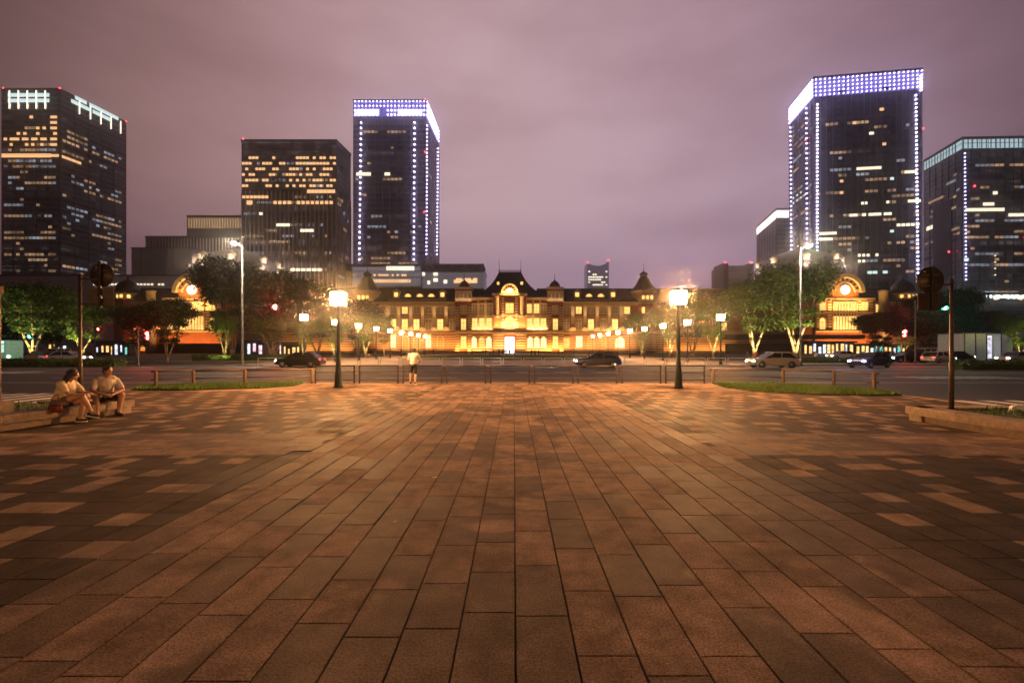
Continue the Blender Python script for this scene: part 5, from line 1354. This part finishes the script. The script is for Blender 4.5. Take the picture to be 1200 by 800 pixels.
stall(56, 78, 405, 120, .3, 3.2, [M_s2, M_s1], 'white lit shop front behind the left trees')
# glass kiosk
Yk = 72.0; kx0, kx1 = wx(1130, Yk), wx(1187, Yk); kz = wz(391, Yk)
kk = thing('glass_kiosk', 'grey glass subway entrance box lit inside at the right', 'kiosk', ((kx0 + kx1) / 2, Yk, RZ))
mg = mat('frosted kiosk glass', (.30, .33, .31), .35, emis=(.8, .85, .8), es=.06, var=.2, sampling='NONE')
b = MB(); b.box(kx0, wx(1156, Yk), Yk, Yk + 4.5, RZ, kz); b.box(wx(1173, Yk), kx1, Yk, Yk + 4.5, RZ, kz); b.box(wx(1156, Yk), wx(1173, Yk), Yk + 1.2, Yk + 4.5, RZ, kz); b.build('glass_wall', mg, kk, world=True)
b = MB(); b.box(kx0 - .2, kx1 + .2, Yk - .2, Yk + 4.7, kz + .003, kz + .18)
for x in (1130, 1143, 1156, 1173, 1187): b.box(wx(x, Yk) - .06, wx(x, Yk) + .06, Yk - .1, Yk - .003, RZ, kz)
b.build('frame', M_steel, kk, world=True)
b = MB(); b.box(wx(1158, Yk), wx(1171, Yk), Yk + 1.1, Yk + 1.19, .2, kz - .3); b.build('lit_opening', emat('kiosk light', (.85, .82, 1), 1.2, var=.7, scale=1.5), kk, world=True)

# ------------------------------------------------------------------ vehicles
M_headl = emat('headlight', (1.0, .93, .82), 50, 'AUTO'); M_headb = emat('blue-white headlight', (.35, .35, 1.0), 60, 'AUTO'); M_tail = emat('tail light', (1, .03, .02), 14, 'AUTO')
M_tyre = mat('tyre rubber', (.02, .02, .02), .8); M_rim = mat('wheel rim', (.4, .4, .4), .35, .8); M_cglass = mat('car glass', (.02, .022, .025), .08, spec=.8)
def car(paint, heads=None, van=False):
    root = thing('car', 'x', 'car'); L = 4.5; H = 1.48 if not van else 1.9
    st = [(-2.25, .35, .62, .72), (-2.15, .28, .86, .80), (-1.5, .22, .95, .85), (-.9, .2, .97, .86), (.3, .2, .95, .87), (1.1, .22, .93, .87), (1.9, .25, .80, .83), (2.2, .3, .62, .74)]
    if van: st = [(-2.3, .3, 1.0, .80), (-2.2, .24, 1.08, .84), (-1.2, .22, 1.1, .86), (0, .22, 1.1, .87), (1.3, .22, 1.05, .86), (2.0, .25, .92, .84), (2.28, .3, .7, .76)]
    b_ = MB(); rings = []
    for x, z0, z1, w in st:
        rings.append([(x, -w * .92, z0), (x, w * .92, z0), (x, w, z0 + .16), (x, w, z1 - .12), (x, w * .9, z1), (x, -w * .9, z1), (x, -w, z1 - .12), (x, -w, z0 + .16)])
    b_.loft(rings, sm=False); b_.build('body', paint, root)
    cab = [(-2.0, .9, .9), (-1.35, H - .05, .70), (.25, H, .70), (1.15, .9, .82)] if not van else [(-2.2, 1.05, .84), (-2.0, H - .04, .74), (.7, H, .74), (1.55, 1.0, .82)]
    b_ = MB(); b_.loft([[(cab[0][0], -.78, cab[0][1]), (cab[0][0], .78, cab[0][1]), (cab[3][0], .80, cab[3][1]), (cab[3][0], -.80, cab[3][1])], [(cab[1][0], -.66, H - .07), (cab[1][0], .66, H - .07), (cab[2][0], .66, H - .05), (cab[2][0], -.66, H - .05)]]); b_.build('window_glass', M_cglass, root)
    b_ = MB(); b_.bbox(cab[1][0] - .04, cab[2][0] + .06, -.68, .68, H - .075, H, .03)
    for sy in (-1, 1):
        for xb_, xt in ((cab[0][0], cab[1][0]), (cab[3][0], cab[2][0]), ((cab[0][0] + cab[3][0]) / 2, (cab[1][0] + cab[2][0]) / 2)): b_.tube((xb_, sy * .80, .92), (xt, sy * .675, H - .06), .035, seg=5)
    b_.build('roof', paint, root)
    for x in (-1.35, 1.4):
        for sy in (-1, 1):
            w_ = MB(); w_.tube((x, sy * .70, .32), (x, sy * .885, .32), .32, seg=20); o = w_.build('wheel', M_tyre, root)
            w_ = MB(); w_.tube((x, sy * .886, .32), (x, sy * .895, .32), .2, seg=14); w_.build('rim', M_rim, o)
    for sy in (-.6, .6):
        w_ = MB(); w_.ell((2.12 if not van else 2.2, sy, .64), (.10, .17, .09)); w_.build('headlight', heads or M_headl, root)
        w_ = MB(); w_.ell((-2.18 if not van else -2.28, sy, .76), (.05, .16, .07)); w_.build('taillight', M_tail, root)
    return root
paints = {n: mat('car paint ' + n, c, .3, .2, var=.05) for n, c in dict(black=(.02, .02, .022), silver=(.45, .45, .46), white=(.75, .74, .72), red=(.3, .02, .02), navy=(.03, .04, .10), yellow=(.6, .35, .04)).items()}
protos = {}
def put_car(px, Y, col, rz, label, van=False, heads=None, z=RZ):
    key = (col, van, heads.name if heads else '')
    if key not in protos: o = protos[key] = car(paints[col], heads, van)
    else: o = copy_tree(protos[key])
    o.location = (wx(px, Y), Y, z); o.rotation_euler.z = R(rz); tag(o, label, 'car', 'cars on the road in front of the station')
    return o
def beam(px, Y, rz, e=5000, c=(1, .9, .75)):
    a = R(rz); x = wx(px, Y) + 2.4 * math.cos(a); y = Y + 2.4 * math.sin(a)
    light('SPOT', 'headlight_beam', (x, y, .6), e, c, (x + 12 * math.cos(a), y + 12 * math.sin(a), -.2), spot_size=R(50), spot_blend=.7, shadow_soft_size=.1)
put_car(1019, 43.5, 'navy', -155, 'dark blue car with violet-blue headlights turning on the right', heads=M_headb); beam(1019, 43.5, -155, 300, (.6, .6, 1))
put_car(1062, 60, 'black', 178, 'black car waiting behind the blue-lit car on the right')
put_car(1100, 57, 'silver', 20, 'silver car with red tail lights beside the green signal pole')
put_car(1040, 68, 'red', 35, 'red car with tail lights in the far right queue')
put_car(1082, 72, 'white', 200, 'white van with headlights in the far right queue', van=True)
put_car(1122, 66, 'black', 10, 'black car with tail lights in front of the glass kiosk')
put_car(1190, 58, 'silver', 190, 'silver car at the far right edge of the road')
put_car(985, 80, 'white', 185, 'white car passing below the right gable')
put_car(47, 66, 'red', 170, 'red car behind the bus at the left')
put_car(66, 74, 'white', -80, 'white van with glaring headlights facing the viewer at the left', van=True)
put_car(82, 62, 'silver', 8, 'silver car with red tail lights under the lit left tree')
put_car(700, 44.3, 'navy', 180, 'dark blue car on the far lane right of the entrance axis'); beam(700, 44.3, 180)
put_car(905, 43.6, 'silver', 180, 'silver car on the far lane below the right tall light'); beam(905, 43.6, 180)
put_car(352, 45.2, 'black', 180, 'black car on the far lane behind the left rail fence'); beam(352, 45.2, 180)
# bus
Yb = 64; bx1 = wx(17.5, Yb)
bus = thing('bus', 'pale green bus cut by the left edge of the picture', 'bus', (bx1 - 5, Yb, RZ))
mb_ = mat('pale green bus paint', (.32, .62, .48), .35, emis=(.3, 1, .7), es=.12, sampling='NONE')  # faint glow put into the bus paint, which is no lamp
b = MB(); b.bbox(-5, 5, -1.2, 1.2, .35, 3.0, .12); b.build('body', paints['white'] if False else mat('pale green bus paint', (.3, .6, .5)), bus)
for k in range(6): b = MB(); b.bbox(-4.6 + k * 1.6, -3.2 + k * 1.6, -1.23, -1.19, 1.35, 2.45, .01); b.build('window', emat('bus cabin light', (.6, 1, .85), .9, var=.5, scale=1.0), bus)
for x in (-3.2, 3.2):
    for sy in (-1, 1): w_ = MB(); w_.tube((x, sy * .95, .48), (x, sy * 1.24, .48), .48, seg=20); w_.build('wheel', M_tyre, bus)
b = MB(); b.bbox(-4.8, 4.8, -1.235, -1.205, 2.62, 2.85, .01); b.build('destination_sign', emat('bus sign glow', (.7, 1, .9), 2.2), bus)
b = MB(); b.ell((4.98, -.8, .75), (.08, .2, .12)); b.build('headlight', M_headl, bus)

# ------------------------------------------------------------------ people
def remeshed(mb, name, m, parent, vox, sub=None):
    me = mb.mesh('tmp', m); ob = bpy.data.objects.new('tmp', me); COL.objects.link(ob)
    md = ob.modifiers.new('r', 'REMESH'); md.mode = 'VOXEL'; md.voxel_size = vox; md.use_smooth_shade = True
    sm = ob.modifiers.new('s', 'SMOOTH'); sm.factor = .5; sm.iterations = 3
    dg = bpy.context.evaluated_depsgraph_get(); new = bpy.data.meshes.new_from_object(ob.evaluated_get(dg)); new.name = name
    bpy.data.objects.remove(ob); new.materials.clear(); new.materials.append(m)
    for p_ in new.polygons: p_.use_smooth = True
    o = bpy.data.objects.new(name, new); COL.objects.link(o); o.parent = parent
    return o
M_skin = mat('skin', (.46, .26, .17), .55, var=.08, scale=8); M_hair = mat('dark hair', (.018, .012, .010), .5, var=.4, scale=30, bump=.6, bscale=80)
def cl(n, c, **k): return mat('cloth ' + n, c, .85, var=.12, scale=12, bump=.35, bscale=45, **k)
V = Vector
def hand(mb, w, d, up, s=1.0, curl=.5, left=1):
    """palm and five bent fingers: w wrist, d pointing direction, up back-of-hand normal"""
    d = V(d).normalized(); up = V(up); up = (up - d * up.dot(d)).normalized(); sd = d.cross(up) * left
    w = V(w); pc = w + d * .045 * s
    mb.capsule(w, w + d * .02, .026 * s, .028 * s)
    for k, (o, L) in enumerate(((-.030, .070), (-.010, .080), (.010, .075), (.029, .058))):
        a = w + sd * o * .55 * s; b_ = w + d * .082 * s + sd * o * s
        mb.capsule(a, b_, .015 * s, .0115 * s, 8)
        d1 = (d * math.cos(curl * .5) - up * math.sin(curl * .5)); d2 = (d * math.cos(curl * 1.3) - up * math.sin(curl * 1.3))
        c_ = b_ + d1 * L * .5 * s; e = c_ + d2 * L * .5 * s
        mb.capsule(b_, c_, .0100 * s, .0092 * s, 8); mb.capsule(c_, e, .0090 * s, .0075 * s, 8)
    t0 = w + d * .02 * s - sd * .02 * s; t1 = t0 + (d * .6 - sd * .8 - up * .2).normalized() * .04 * s; t2 = t1 + (d * .9 - sd * .25 - up * .3).normalized() * .035 * s
    mb.capsule(t0, t1, .014 * s, .011 * s, 8); mb.capsule(t1, t2, .0105 * s, .008 * s, 8)
def head(mb, c, face, s=1.0):
    """skull, jaw, nose, brow, lips and ears, turned towards FACE"""
    f = V(face).normalized(); z = V((0, 0, 1)); l = z.cross(f).normalized(); u = f.cross(l)
    M = Matrix((f, l, u)).transposed(); c = V(c)
    A = lambda x, y, z_: c + M @ V((x, y, z_)) * s
    mb.ell(A(-.012, 0, .025), (.098 * s, .078 * s, .092 * s), M); mb.ell(A(.022, 0, -.03), (.070 * s, .060 * s, .078 * s), M)
    mb.ell(A(.045, 0, -.082), (.034 * s, .034 * s, .026 * s), M)
    mb.capsule(A(.086, 0, .01), A(.104, 0, -.022), .008 * s, .0125 * s, 8); mb.ell(A(.078, 0, .022), (.014 * s, .05 * s, .012 * s), M)
    mb.ell(A(.083, 0, -.052), (.011 * s, .024 * s, .006 * s), M); mb.ell(A(.081, 0, -.062), (.011 * s, .021 * s, .007 * s), M)
    for sy in (-1, 1): mb.ell(A(-.005, sy * .079, -.005), (.020 * s, .010 * s, .032 * s), M)
    return A, M
def eyes(A, parent, s=1.0):
    for sy in (-1, 1):
        b_ = MB(); b_.ell(A(.0805, sy * .031, .004), (.011 * s, .013 * s, .009 * s)); b_.build('eye', M_black, parent)
def shoe(root, ank, fwd, m_up, m_sole, s=1.0, name='shoe'):
    f = V(fwd).normalized(); l = V((0, 0, 1)).cross(f).normalized(); u = f.cross(l); a = V(ank)
    P = lambda x, y, z: tuple(a + (f * x + l * y + u * z) * s)
    b_ = MB(); outl = [(-.075, .03), (-.08, 0), (-.075, -.03), (-.02, -.038), (.06, -.045), (.13, -.042), (.175, -.02), (.185, 0), (.175, .022), (.13, .042), (.06, .045), (-.02, .038)][::-1]
    H = [(-.078, 1.0, 0), (-.03, 1.0, .0), (-.012, .95, .0), (.0, .75, -.012), (.03, .48, -.02)]
    b_.loft([[P(x * k_ + o_, y * k_, min(z, z if x < .05 else -.012 - (x - .05) * .25 if z > -.01 else z)) for x, y in outl] for z, k_, o_ in [(-.055, 1.0, 0), (-.03, 1.0, 0), (-.01, .93, 0), (.015, .62, -.012), (.04, .5, -.02)]], sm=True)
    o = b_.build(name, m_up, root)
    b_ = MB(); b_.loft([[P(x * 1.05, y * 1.1, z) for x, y in outl] for z in (-.083, -.056)]); b_.build('sole', m_sole, o)
    return o
M_sole = mat('white rubber sole', (.7, .68, .62), .6); M_shoe = mat('black shoe', (.02, .018, .018), .7, bump=.2)

# seated woman, seen from behind her right shoulder
Wm = thing('person', 'person with long dark hair, cream top and grey shorts sitting cross-legged on the bench', 'person', (-10.22, 10.25, 0.0), R(8))
b = MB()
hipz = .43
b.ell((0.0, 0, hipz + .02), (.13, .165, .12)); b.capsule((0, 0, hipz + .05), (.05, 0, .64), .125, .115); b.capsule((.05, 0, .64), (.13, 0, .80), .118, .125); b.ell((.14, 0, .82), (.10, .17, .12))
b.capsule((.17, 0, .90), (.225, 0, 1.01), .05, .046)
A, M_ = head(b, (.265, 0.01, 1.075), (1, .35, -.22), .98)
for sy in (-1, 1): b.capsule((.0, sy * .09, hipz), (.16, sy * .085, hipz + .02), .095, .085)
kR, aR = (.455, -.03, .60), (.60, .05, .215); kL, aL = (.42, .10, .475), (.38, .02, .085)
b.capsule((.02, -.09, hipz + .02), kR, .088, .058); b.capsule(kR, (.53, .01, .42), .056, .055); b.capsule((.53, .01, .42), aR, .055, .034)
b.capsule((.02, .09, hipz), kL, .085, .056); b.capsule(kL, (.395, .06, .28), .055, .054); b.capsule((.395, .06, .28), aL, .053, .034)
b.capsule(aR, (.72, .06, .18), .032, .026); b.capsule(aL, (.50, .0, .05), .032, .026)
shR, elR, wrR = (.13, -.165, .865), (.33, -.215, .655), (.545, -.12, .635)
shL, elL, wrL = (.15, .165, .865), (.36, .20, .64), (.545, .06, .66)
b.capsule(shR, elR, .050, .037); b.capsule(elR, wrR, .038, .024); b.capsule(shL, elL, .050, .037); b.capsule(elL, wrL, .038, .024)
hand(b, wrR, (1, .28, -.22), (0, 0, 1), .93, .7, 1); hand(b, wrL, (1, -.5, -.1), (0, 0, 1), .93, .6, -1)
body = remeshed(b, 'body', M_skin, Wm, .0075); eyes(A, Wm, .98)
b = MB(); b.ell((.135, 0, .80), (.145, .19, .14)); b.capsule((.03, 0, .58), (.12, 0, .78), .148, .152); b.ell((.02, 0, .55), (.145, .175, .07)); b.capsule((.15, -.10, .905), (.15, .10, .905), .062)
for sh, el in ((shR, elR), (shL, elL)):
    e2 = V(sh) + (V(el) - V(sh)) * .62; b.capsule(sh, e2, .078, .068)
remeshed(b, 'top', cl('cream', (.62, .50, .34)), Wm, .011)
b = MB(); b.ell((-.01, 0, hipz + .02), (.155, .185, .125)); b.capsule((.0, -.09, hipz + .02), (.17, -.075, hipz + .07), .105, .098); b.capsule((.0, .09, hipz), (.17, .095, hipz + .015), .105, .098)
remeshed(b, 'shorts', cl('grey denim', (.13, .12, .125)), Wm, .011)
b = MB(); hc = V((.265, .01, 1.075)); f = V((1, .35, 0)).normalized(); l = V((-.35, 1, 0)).normalized()
b.ell(hc - f * .022 + V((0, 0, .035)), (.112, .098, .098))
for k in range(9):
    a = (k / 8 - .5) * 2.6; p0 = hc - f * (.075 * math.cos(a)) + l * (.085 * math.sin(a)) + V((0, 0, .03)); p1 = p0 - f * .045 + V((-.02, 0, -.12)); p2 = V((.045 - .03 * math.cos(a * .6), .115 * math.sin(a * .8), .80 - .05 * math.cos(a)))
    b.capsule(p0, p1, .042, .044, 8); b.capsule(p1, p2, .044, .018, 8)
for k in range(5):
    b.capsule(hc + l * -.088 + f * (-.05 + .02 * k) + V((0, 0, .03)), V((.11 + .02 * k, -.115, .86)), .020, .012, 8)
remeshed(b, 'hair', M_hair, Wm, .009)
shoe(Wm, V(aR) + V((.0, 0, -.03)), (1, .12, -.25), M_shoe, M_sole, .92); shoe(Wm, (aL[0], aL[1], .083 * .92 + .002), (1, -.15, 0), M_shoe, M_sole, .92)
# phone in her hand and the red bag by her hip
ph = thing('phone', 'small pale phone held above the lap of the person with long hair', 'phone', (-10.22 + .33, 10.25 - .03, .70), R(8))
b = MB(); b.bbox(-.035, .035, -.075, .075, -.004, .004, .003); o = b.build('phone_case', mat('pale phone case', (.7, .68, .62), .4), ph); o.rotation_euler = (R(35), R(-20), 0)
bg = thing('handbag', 'dark red shoulder bag hanging beside the hip of the seated person in shorts', 'handbag', (-10.06, 9.99, .26))
b = MB(); b.loft([[(-.13 * k_, -.035 * k_, z_), (.13 * k_, -.035 * k_, z_), (.14 * k_, 0, z_), (.13 * k_, .035 * k_, z_), (-.13 * k_, .035 * k_, z_), (-.14 * k_, 0, z_)] for k_, z_ in ((.7, 0), (1.0, .03), (1.05, .09), (.95, .15), (.8, .175))], sm=True); b.build('bag_body', mat('dark red leather', (.16, .015, .015), .45, bump=.2), bg)
b = MB(); b.path([(-.11, 0, .17), (-.10, .02, .30), (-.02, .05, .40), (.06, .02, .30), (.11, 0, .17)], .008, 6); b.path([(.10, -.03, .06), (.11, -.03, -.05), (.10, -.03, -.12)], .005, 5); b.build('strap', mat('dark red leather', (.16, .015, .015)), bg)

# seated man, turned towards the viewer's right
Mn = thing('person', 'person with short dark hair in a pale T-shirt and dark shorts leaning on his knees', 'person', (-10.2, 11.35, 0.0), R(-38))
b = MB(); b.ell((0, 0, .44), (.14, .175, .13)); b.capsule((0, 0, .50), (.07, 0, .66), .135, .13); b.capsule((.07, 0, .66), (.16, 0, .82), .135, .14); b.ell((.16, 0, .85), (.115, .195, .13)); b.capsule((.20, 0, .93), (.25, 0, 1.04), .058, .053)
A, M_ = head(b, (.285, .01, 1.115), (1, .55, -.12), 1.03)
jn = {}
for sy in (-1, 1):
    kn = (.43, sy * .25, .52); an = (.40 - .02 * sy, sy * .20, .10)
    b.capsule((.02, sy * .10, .45), kn, .095, .064); md = (V(kn) + V(an)) / 2 + V((-.025, 0, .05)); b.capsule(kn, md, .060, .060); b.capsule(md, an, .058, .037); b.capsule(an, (an[0] + .12, an[1] + sy * .02, .055), .035, .03)
    sh = (.15, sy * .195, .885); el = (.335, sy * .285, .635); wr = (.52, sy * .085, .56)
    b.capsule(sh, el, .056, .043); b.capsule(el, wr, .043, .028); hand(b, wr, (.75, -sy * .75, -.2), (.3, 0, 1), 1.0, .9, -sy); jn[sy] = (sh, el, an)
remeshed(b, 'body', M_skin, Mn, .0075); eyes(A, Mn, 1.03)
b = MB(); b.ell((.165, 0, .82), (.160, .205, .15)); b.capsule((.03, 0, .55), (.15, 0, .80), .16, .172); b.ell((.02, 0, .53), (.165, .19, .08)); b.capsule((.19, -.12, .935), (.19, .12, .935), .072)
for sy in (-1, 1):
    sh, el, _ = jn[sy]; b.capsule(V(sh) + V((0, 0, -.01)), V(sh) + (V(el) - V(sh)) * .72, .070, .064)
remeshed(b, 'shirt', cl('pale pink white', (.66, .55, .48)), Mn, .011)
b = MB(); b.ell((-.01, 0, .45), (.16, .195, .13))
for sy in (-1, 1): b.capsule((.0, sy * .10, .46), (.31, sy * .205, .505), .115, .098)
remeshed(b, 'shorts', cl('near black', (.025, .025, .03)), Mn, .011)
b = MB(); hc = V((.285, .01, 1.115)); f = V((1, .55, 0)).normalized()
b.ell(hc - f * .024 + V((0, 0, .045)), (.108, .094, .088)); b.ell(hc - f * .055 + V((0, 0, -.01)), (.062, .080, .075))
rr_ = random.Random(2)
for k in range(60):
    a = rr_.uniform(0, 2 * PI); e = rr_.uniform(.05, 1.3); d_ = V((math.cos(a) * math.cos(e), math.sin(a) * math.cos(e), math.sin(e))); p0 = hc - f * .02 + V((0, 0, .04)) + d_ * .085; b.capsule(p0, p0 + d_ * rr_.uniform(.01, .035) + V((rr_.uniform(-.02, .02), rr_.uniform(-.02, .02), -.012)), .016, .006, 6)
remeshed(b, 'hair', M_hair, Mn, .008)
for sy in (-1, 1): a = jn[sy][2]; shoe(Mn, (a[0], a[1], .085), (1, sy * .15, 0), M_shoe, mat('black sole', (.03, .03, .03), .7), 1.02)

# standing person leaning on the railing, seen from behind
Pm = thing('person', 'person in a pale top and dark shorts leaning on the railing with back turned', 'person', (-4.72, 21.35, 0.004), R(90))
b = MB(); b.ell((0, 0, .90), (.13, .17, .13)); b.capsule((0, 0, .95), (.06, 0, 1.15), .13, .125); b.capsule((.06, 0, 1.15), (.15, 0, 1.30), .13, .135); b.ell((.16, 0, 1.33), (.11, .19, .12)); b.capsule((.2, 0, 1.40), (.25, 0, 1.49), .055, .05)
A, M_ = head(b, (.285, 0, 1.56), (1, -.1, -.15), 1.0)
for sy in (-1, 1):
    kn = (.03 - .03 * sy, sy * .11, .49); an = (-.06 + .05 * sy, sy * .12, .09)
    b.capsule((0, sy * .09, .88), kn, .09, .058); b.capsule(kn, ((kn[0] + an[0]) / 2 - .02, sy * .115, .34), .056, .056); b.capsule(((kn[0] + an[0]) / 2 - .02, sy * .115, .34), an, .055, .036); b.capsule(an, (an[0] + .13, an[1], .05), .034, .028)
    sh = (.15, sy * .19, 1.36); el = (.27, sy * .27, 1.10); wr = (.50, sy * .16, .93); b.capsule(sh, el, .053, .041); b.capsule(el, wr, .041, .027); hand(b, wr, (1, -sy * .4, -.35), (0, 0, 1), 1.0, 1.0, -sy)
    if sy > 0: s1 = (sh, el)
    else: s0_ = (sh, el)
remeshed(b, 'body', M_skin, Pm, .010); eyes(A, Pm)
b = MB(); b.ell((.14, 0, 1.31), (.14, .21, .14)); b.capsule((.0, 0, .98), (.10, 0, 1.25), .16, .155); b.capsule((.17, -.12, 1.40), (.17, .12, 1.40), .065)
for sh, el in (s1, s0_): b.capsule(sh, V(sh) + (V(el) - V(sh)) * .8, .08, .07)
remeshed(b, 'shirt', cl('off white', (.50, .45, .40)), Pm, .012)
b = MB(); b.ell((-.005, 0, .89), (.155, .19, .13))
for sy in (-1, 1): b.capsule((0, sy * .095, .86), (.02, sy * .11, .56), .105, .088)
remeshed(b, 'shorts', cl('near black', (.025, .025, .03)), Pm, .012)
b = MB(); b.ell((.265, 0, 1.60), (.11, .095, .095)); b.ell((.22, 0, 1.55), (.07, .08, .07)); remeshed(b, 'hair', M_hair, Pm, .010)
for sy in (-1, 1): shoe(Pm, (-.06 + .05 * sy, sy * .12, .085), (1, 0, 0), M_shoe, M_sole, 1.0)

# small far figures
def far_body(pose):
    b_ = MB(); st = .22 if pose == 'walk' else .06
    b_.ell((0, 0, .93), (.13, .17, .13)); b_.capsule((0, 0, .95), (0, 0, 1.3), .13, .15); b_.ell((0, 0, 1.35), (.11, .2, .12)); b_.capsule((0, 0, 1.42), (.02, 0, 1.5), .055, .05); head(b_, (.02, 0, 1.6), (1, 0, 0))
    for sy in (-1, 1):
        b_.capsule((0, sy * .09, .9), (st * sy * .5 + .03, sy * .1, .48), .09, .06); b_.capsule((st * sy * .5 + .03, sy * .1, .48), (st * sy, sy * .1, .08), .056, .038); b_.capsule((st * sy, sy * .1, .06), (st * sy + .15, sy * .1, .04), .04, .03)
        b_.capsule((0, sy * .2, 1.37), (-st * sy * .4, sy * .25, 1.1), .05, .04); b_.capsule((-st * sy * .4, sy * .25, 1.1), (.08 - st * sy * .4, sy * .24, .85), .04, .028); hand(b_, (.08 - st * sy * .4, sy * .24, .85), (.1, 0, -1), (0, sy, 0), 1.0, .4, 1)
    return b_
FARP = {}
clothes = {'black': (.03, .03, .035), 'white': (.55, .52, .5), 'blue': (.06, .08, .2), 'grey': (.18, .17, .17), 'red': (.3, .05, .04)}
def far_person(x, Y, pose, colr, rz, label, z=0):
    key = (pose, colr)
    root = thing('person', label, 'person', (x, Y, z), R(rz), 'people on the forecourt')
    if key not in FARP:
        body_ = remeshed(far_body(pose), 'body', M_skin, root, .028)
        b_ = MB(); b_.capsule((0, 0, .95), (0, 0, 1.32), .16, .165); b_.ell((0, 0, 1.35), (.13, .22, .12)); st = .22 if pose == 'walk' else .06
        for sy in (-1, 1): b_.capsule((0, sy * .2, 1.37), (-st * sy * .4, sy * .25, 1.12), .07, .06)
        sh_ = remeshed(b_, 'shirt', cl('far ' + colr, clothes[colr]), root, .03)
        b_ = MB(); b_.ell((0, 0, .92), (.15, .19, .13))
        for sy in (-1, 1): b_.capsule((0, sy * .09, .9), (st * sy * .5 + .03, sy * .1, .48), .105, .08); b_.capsule((st * sy * .5 + .03, sy * .1, .48), (st * sy, sy * .1, .12), .078, .06)
        tr_ = remeshed(b_, 'trousers', cl('far black', (.03, .03, .035)), root, .03)
        b_ = MB(); b_.ell((0, 0, 1.64), (.105, .09, .085)); hr = remeshed(b_, 'hair', M_hair, root, .02)
        FARP[key] = [body_.data, sh_.data, tr_.data, hr.data]
    else:
        for nm, me in zip(('body', 'shirt', 'trousers', 'hair'), FARP[key]):
            o_ = bpy.data.objects.new(nm, me); COL.objects.link(o_); o_.parent = root
fp = [(566, 112, 'black'), (569, 114, 'grey'), (574, 108, 'white'), (578, 116, 'black'), (585, 110, 'black'), (589, 113, 'blue'), (593, 106, 'grey'), (597, 115, 'black'), (603, 112, 'white'), (623, 104, 'black'), (627, 105, 'blue'), (631, 109, 'black'), (546, 120, 'grey'), (553, 118, 'red'), (655, 125, 'black'), (672, 122, 'grey'), (690, 128, 'white'), (508, 126, 'black'), (497, 124, 'blue'), (486, 130, 'grey'), (470, 122, 'black'), (735, 120, 'black')]
pos_words = ['in the crowd before the entrance', 'near the entrance axis']
for i, (px, Y, c_) in enumerate(fp):
    far_person(wx(px, Y), Y, 'walk' if i % 2 else 'stand', c_, (i * 67) % 360, 'tiny distant person in %s top, %s from the left in the far crowd' % (c_, ORD1[sorted(fp).index(fp[i])]))
for i, px in enumerate((876, 886, 896, 903, 925, 956)):
    Y = 62 + (i % 3) * 2; far_person(wx(px, Y), Y, 'stand', ('black', 'red', 'grey', 'black', 'blue', 'white')[i], 40 * i, 'person in %s top, %s from the left of the group under the right trees' % (('black', 'red', 'grey', 'black', 'blue', 'white')[i], ORD1[i]), z=-.35)
for i, px in enumerate((1, 2)): pass
# fallen leaf and paper scraps
lf_ = MB(); lf_.add([(-.03, 0, 0), (0, -.012, .004), (.035, 0, .002), (0, .012, .006)], [(0, 1, 2, 3)]); o = lf_.build('fallen_leaf', mat('yellow leaf', (.6, .4, .05), .6), None, loc=(wx(463, 4.35), 4.35, .004)); tag(o, 'small yellow fallen leaf on the central slabs', 'leaf'); o.rotation_euler.z = 1.1
lf_ = MB(); lf_.add([(-.035, -.012, 0), (.03, -.018, .003), (.035, .014, .008), (-.03, .016, .002)], [(0, 1, 2, 3)]); o = lf_.build('paper_scrap', mat('white paper scrap', (.7, .66, .6), .7), None, loc=(wx(509.5, 5.85), 5.85, .004)); tag(o, 'small white paper scrap on the slabs left of centre', 'litter')
bgw = thing('plastic_bag', 'crumpled white plastic bag lying on the grass of the right planter', 'bag', (wx(1193, 10.0), 10.0, PH - .03))
b = MB(); rr_ = random.Random(3)
b.ell((0, 0, .05), (.17, .1, .07), seg=18); b.ell((-.18, -.05, .02), (.07, .05, .03), seg=12); b.v = [(x + rr_.uniform(-.018, .018), y + rr_.uniform(-.018, .018), z + rr_.uniform(-.015, .015)) for x, y, z in b.v]; b.build('bag_film', mat('white plastic film', (.8, .8, .8), .4), bgw)

# ------------------------------------------------------------------ night haze
def haze(dens):
    b = MB(); b.box(-620, 620, -60, 640, RZ - 1.2, 232)
    m = bpy.data.materials.new('haze'); t = NT(m); out = t.n('ShaderNodeOutputMaterial'); v = t.n('ShaderNodeVolumePrincipled')
    v.inputs['Color'].default_value = (.93, .90, .93, 1); v.inputs['Density'].default_value = dens; v.inputs['Anisotropy'].default_value = .965
    t.l(v, 0, out, 'Volume')
    o = b.build('haze', m); tag(o, None, 'haze', kind='stuff')
haze(0.00062)
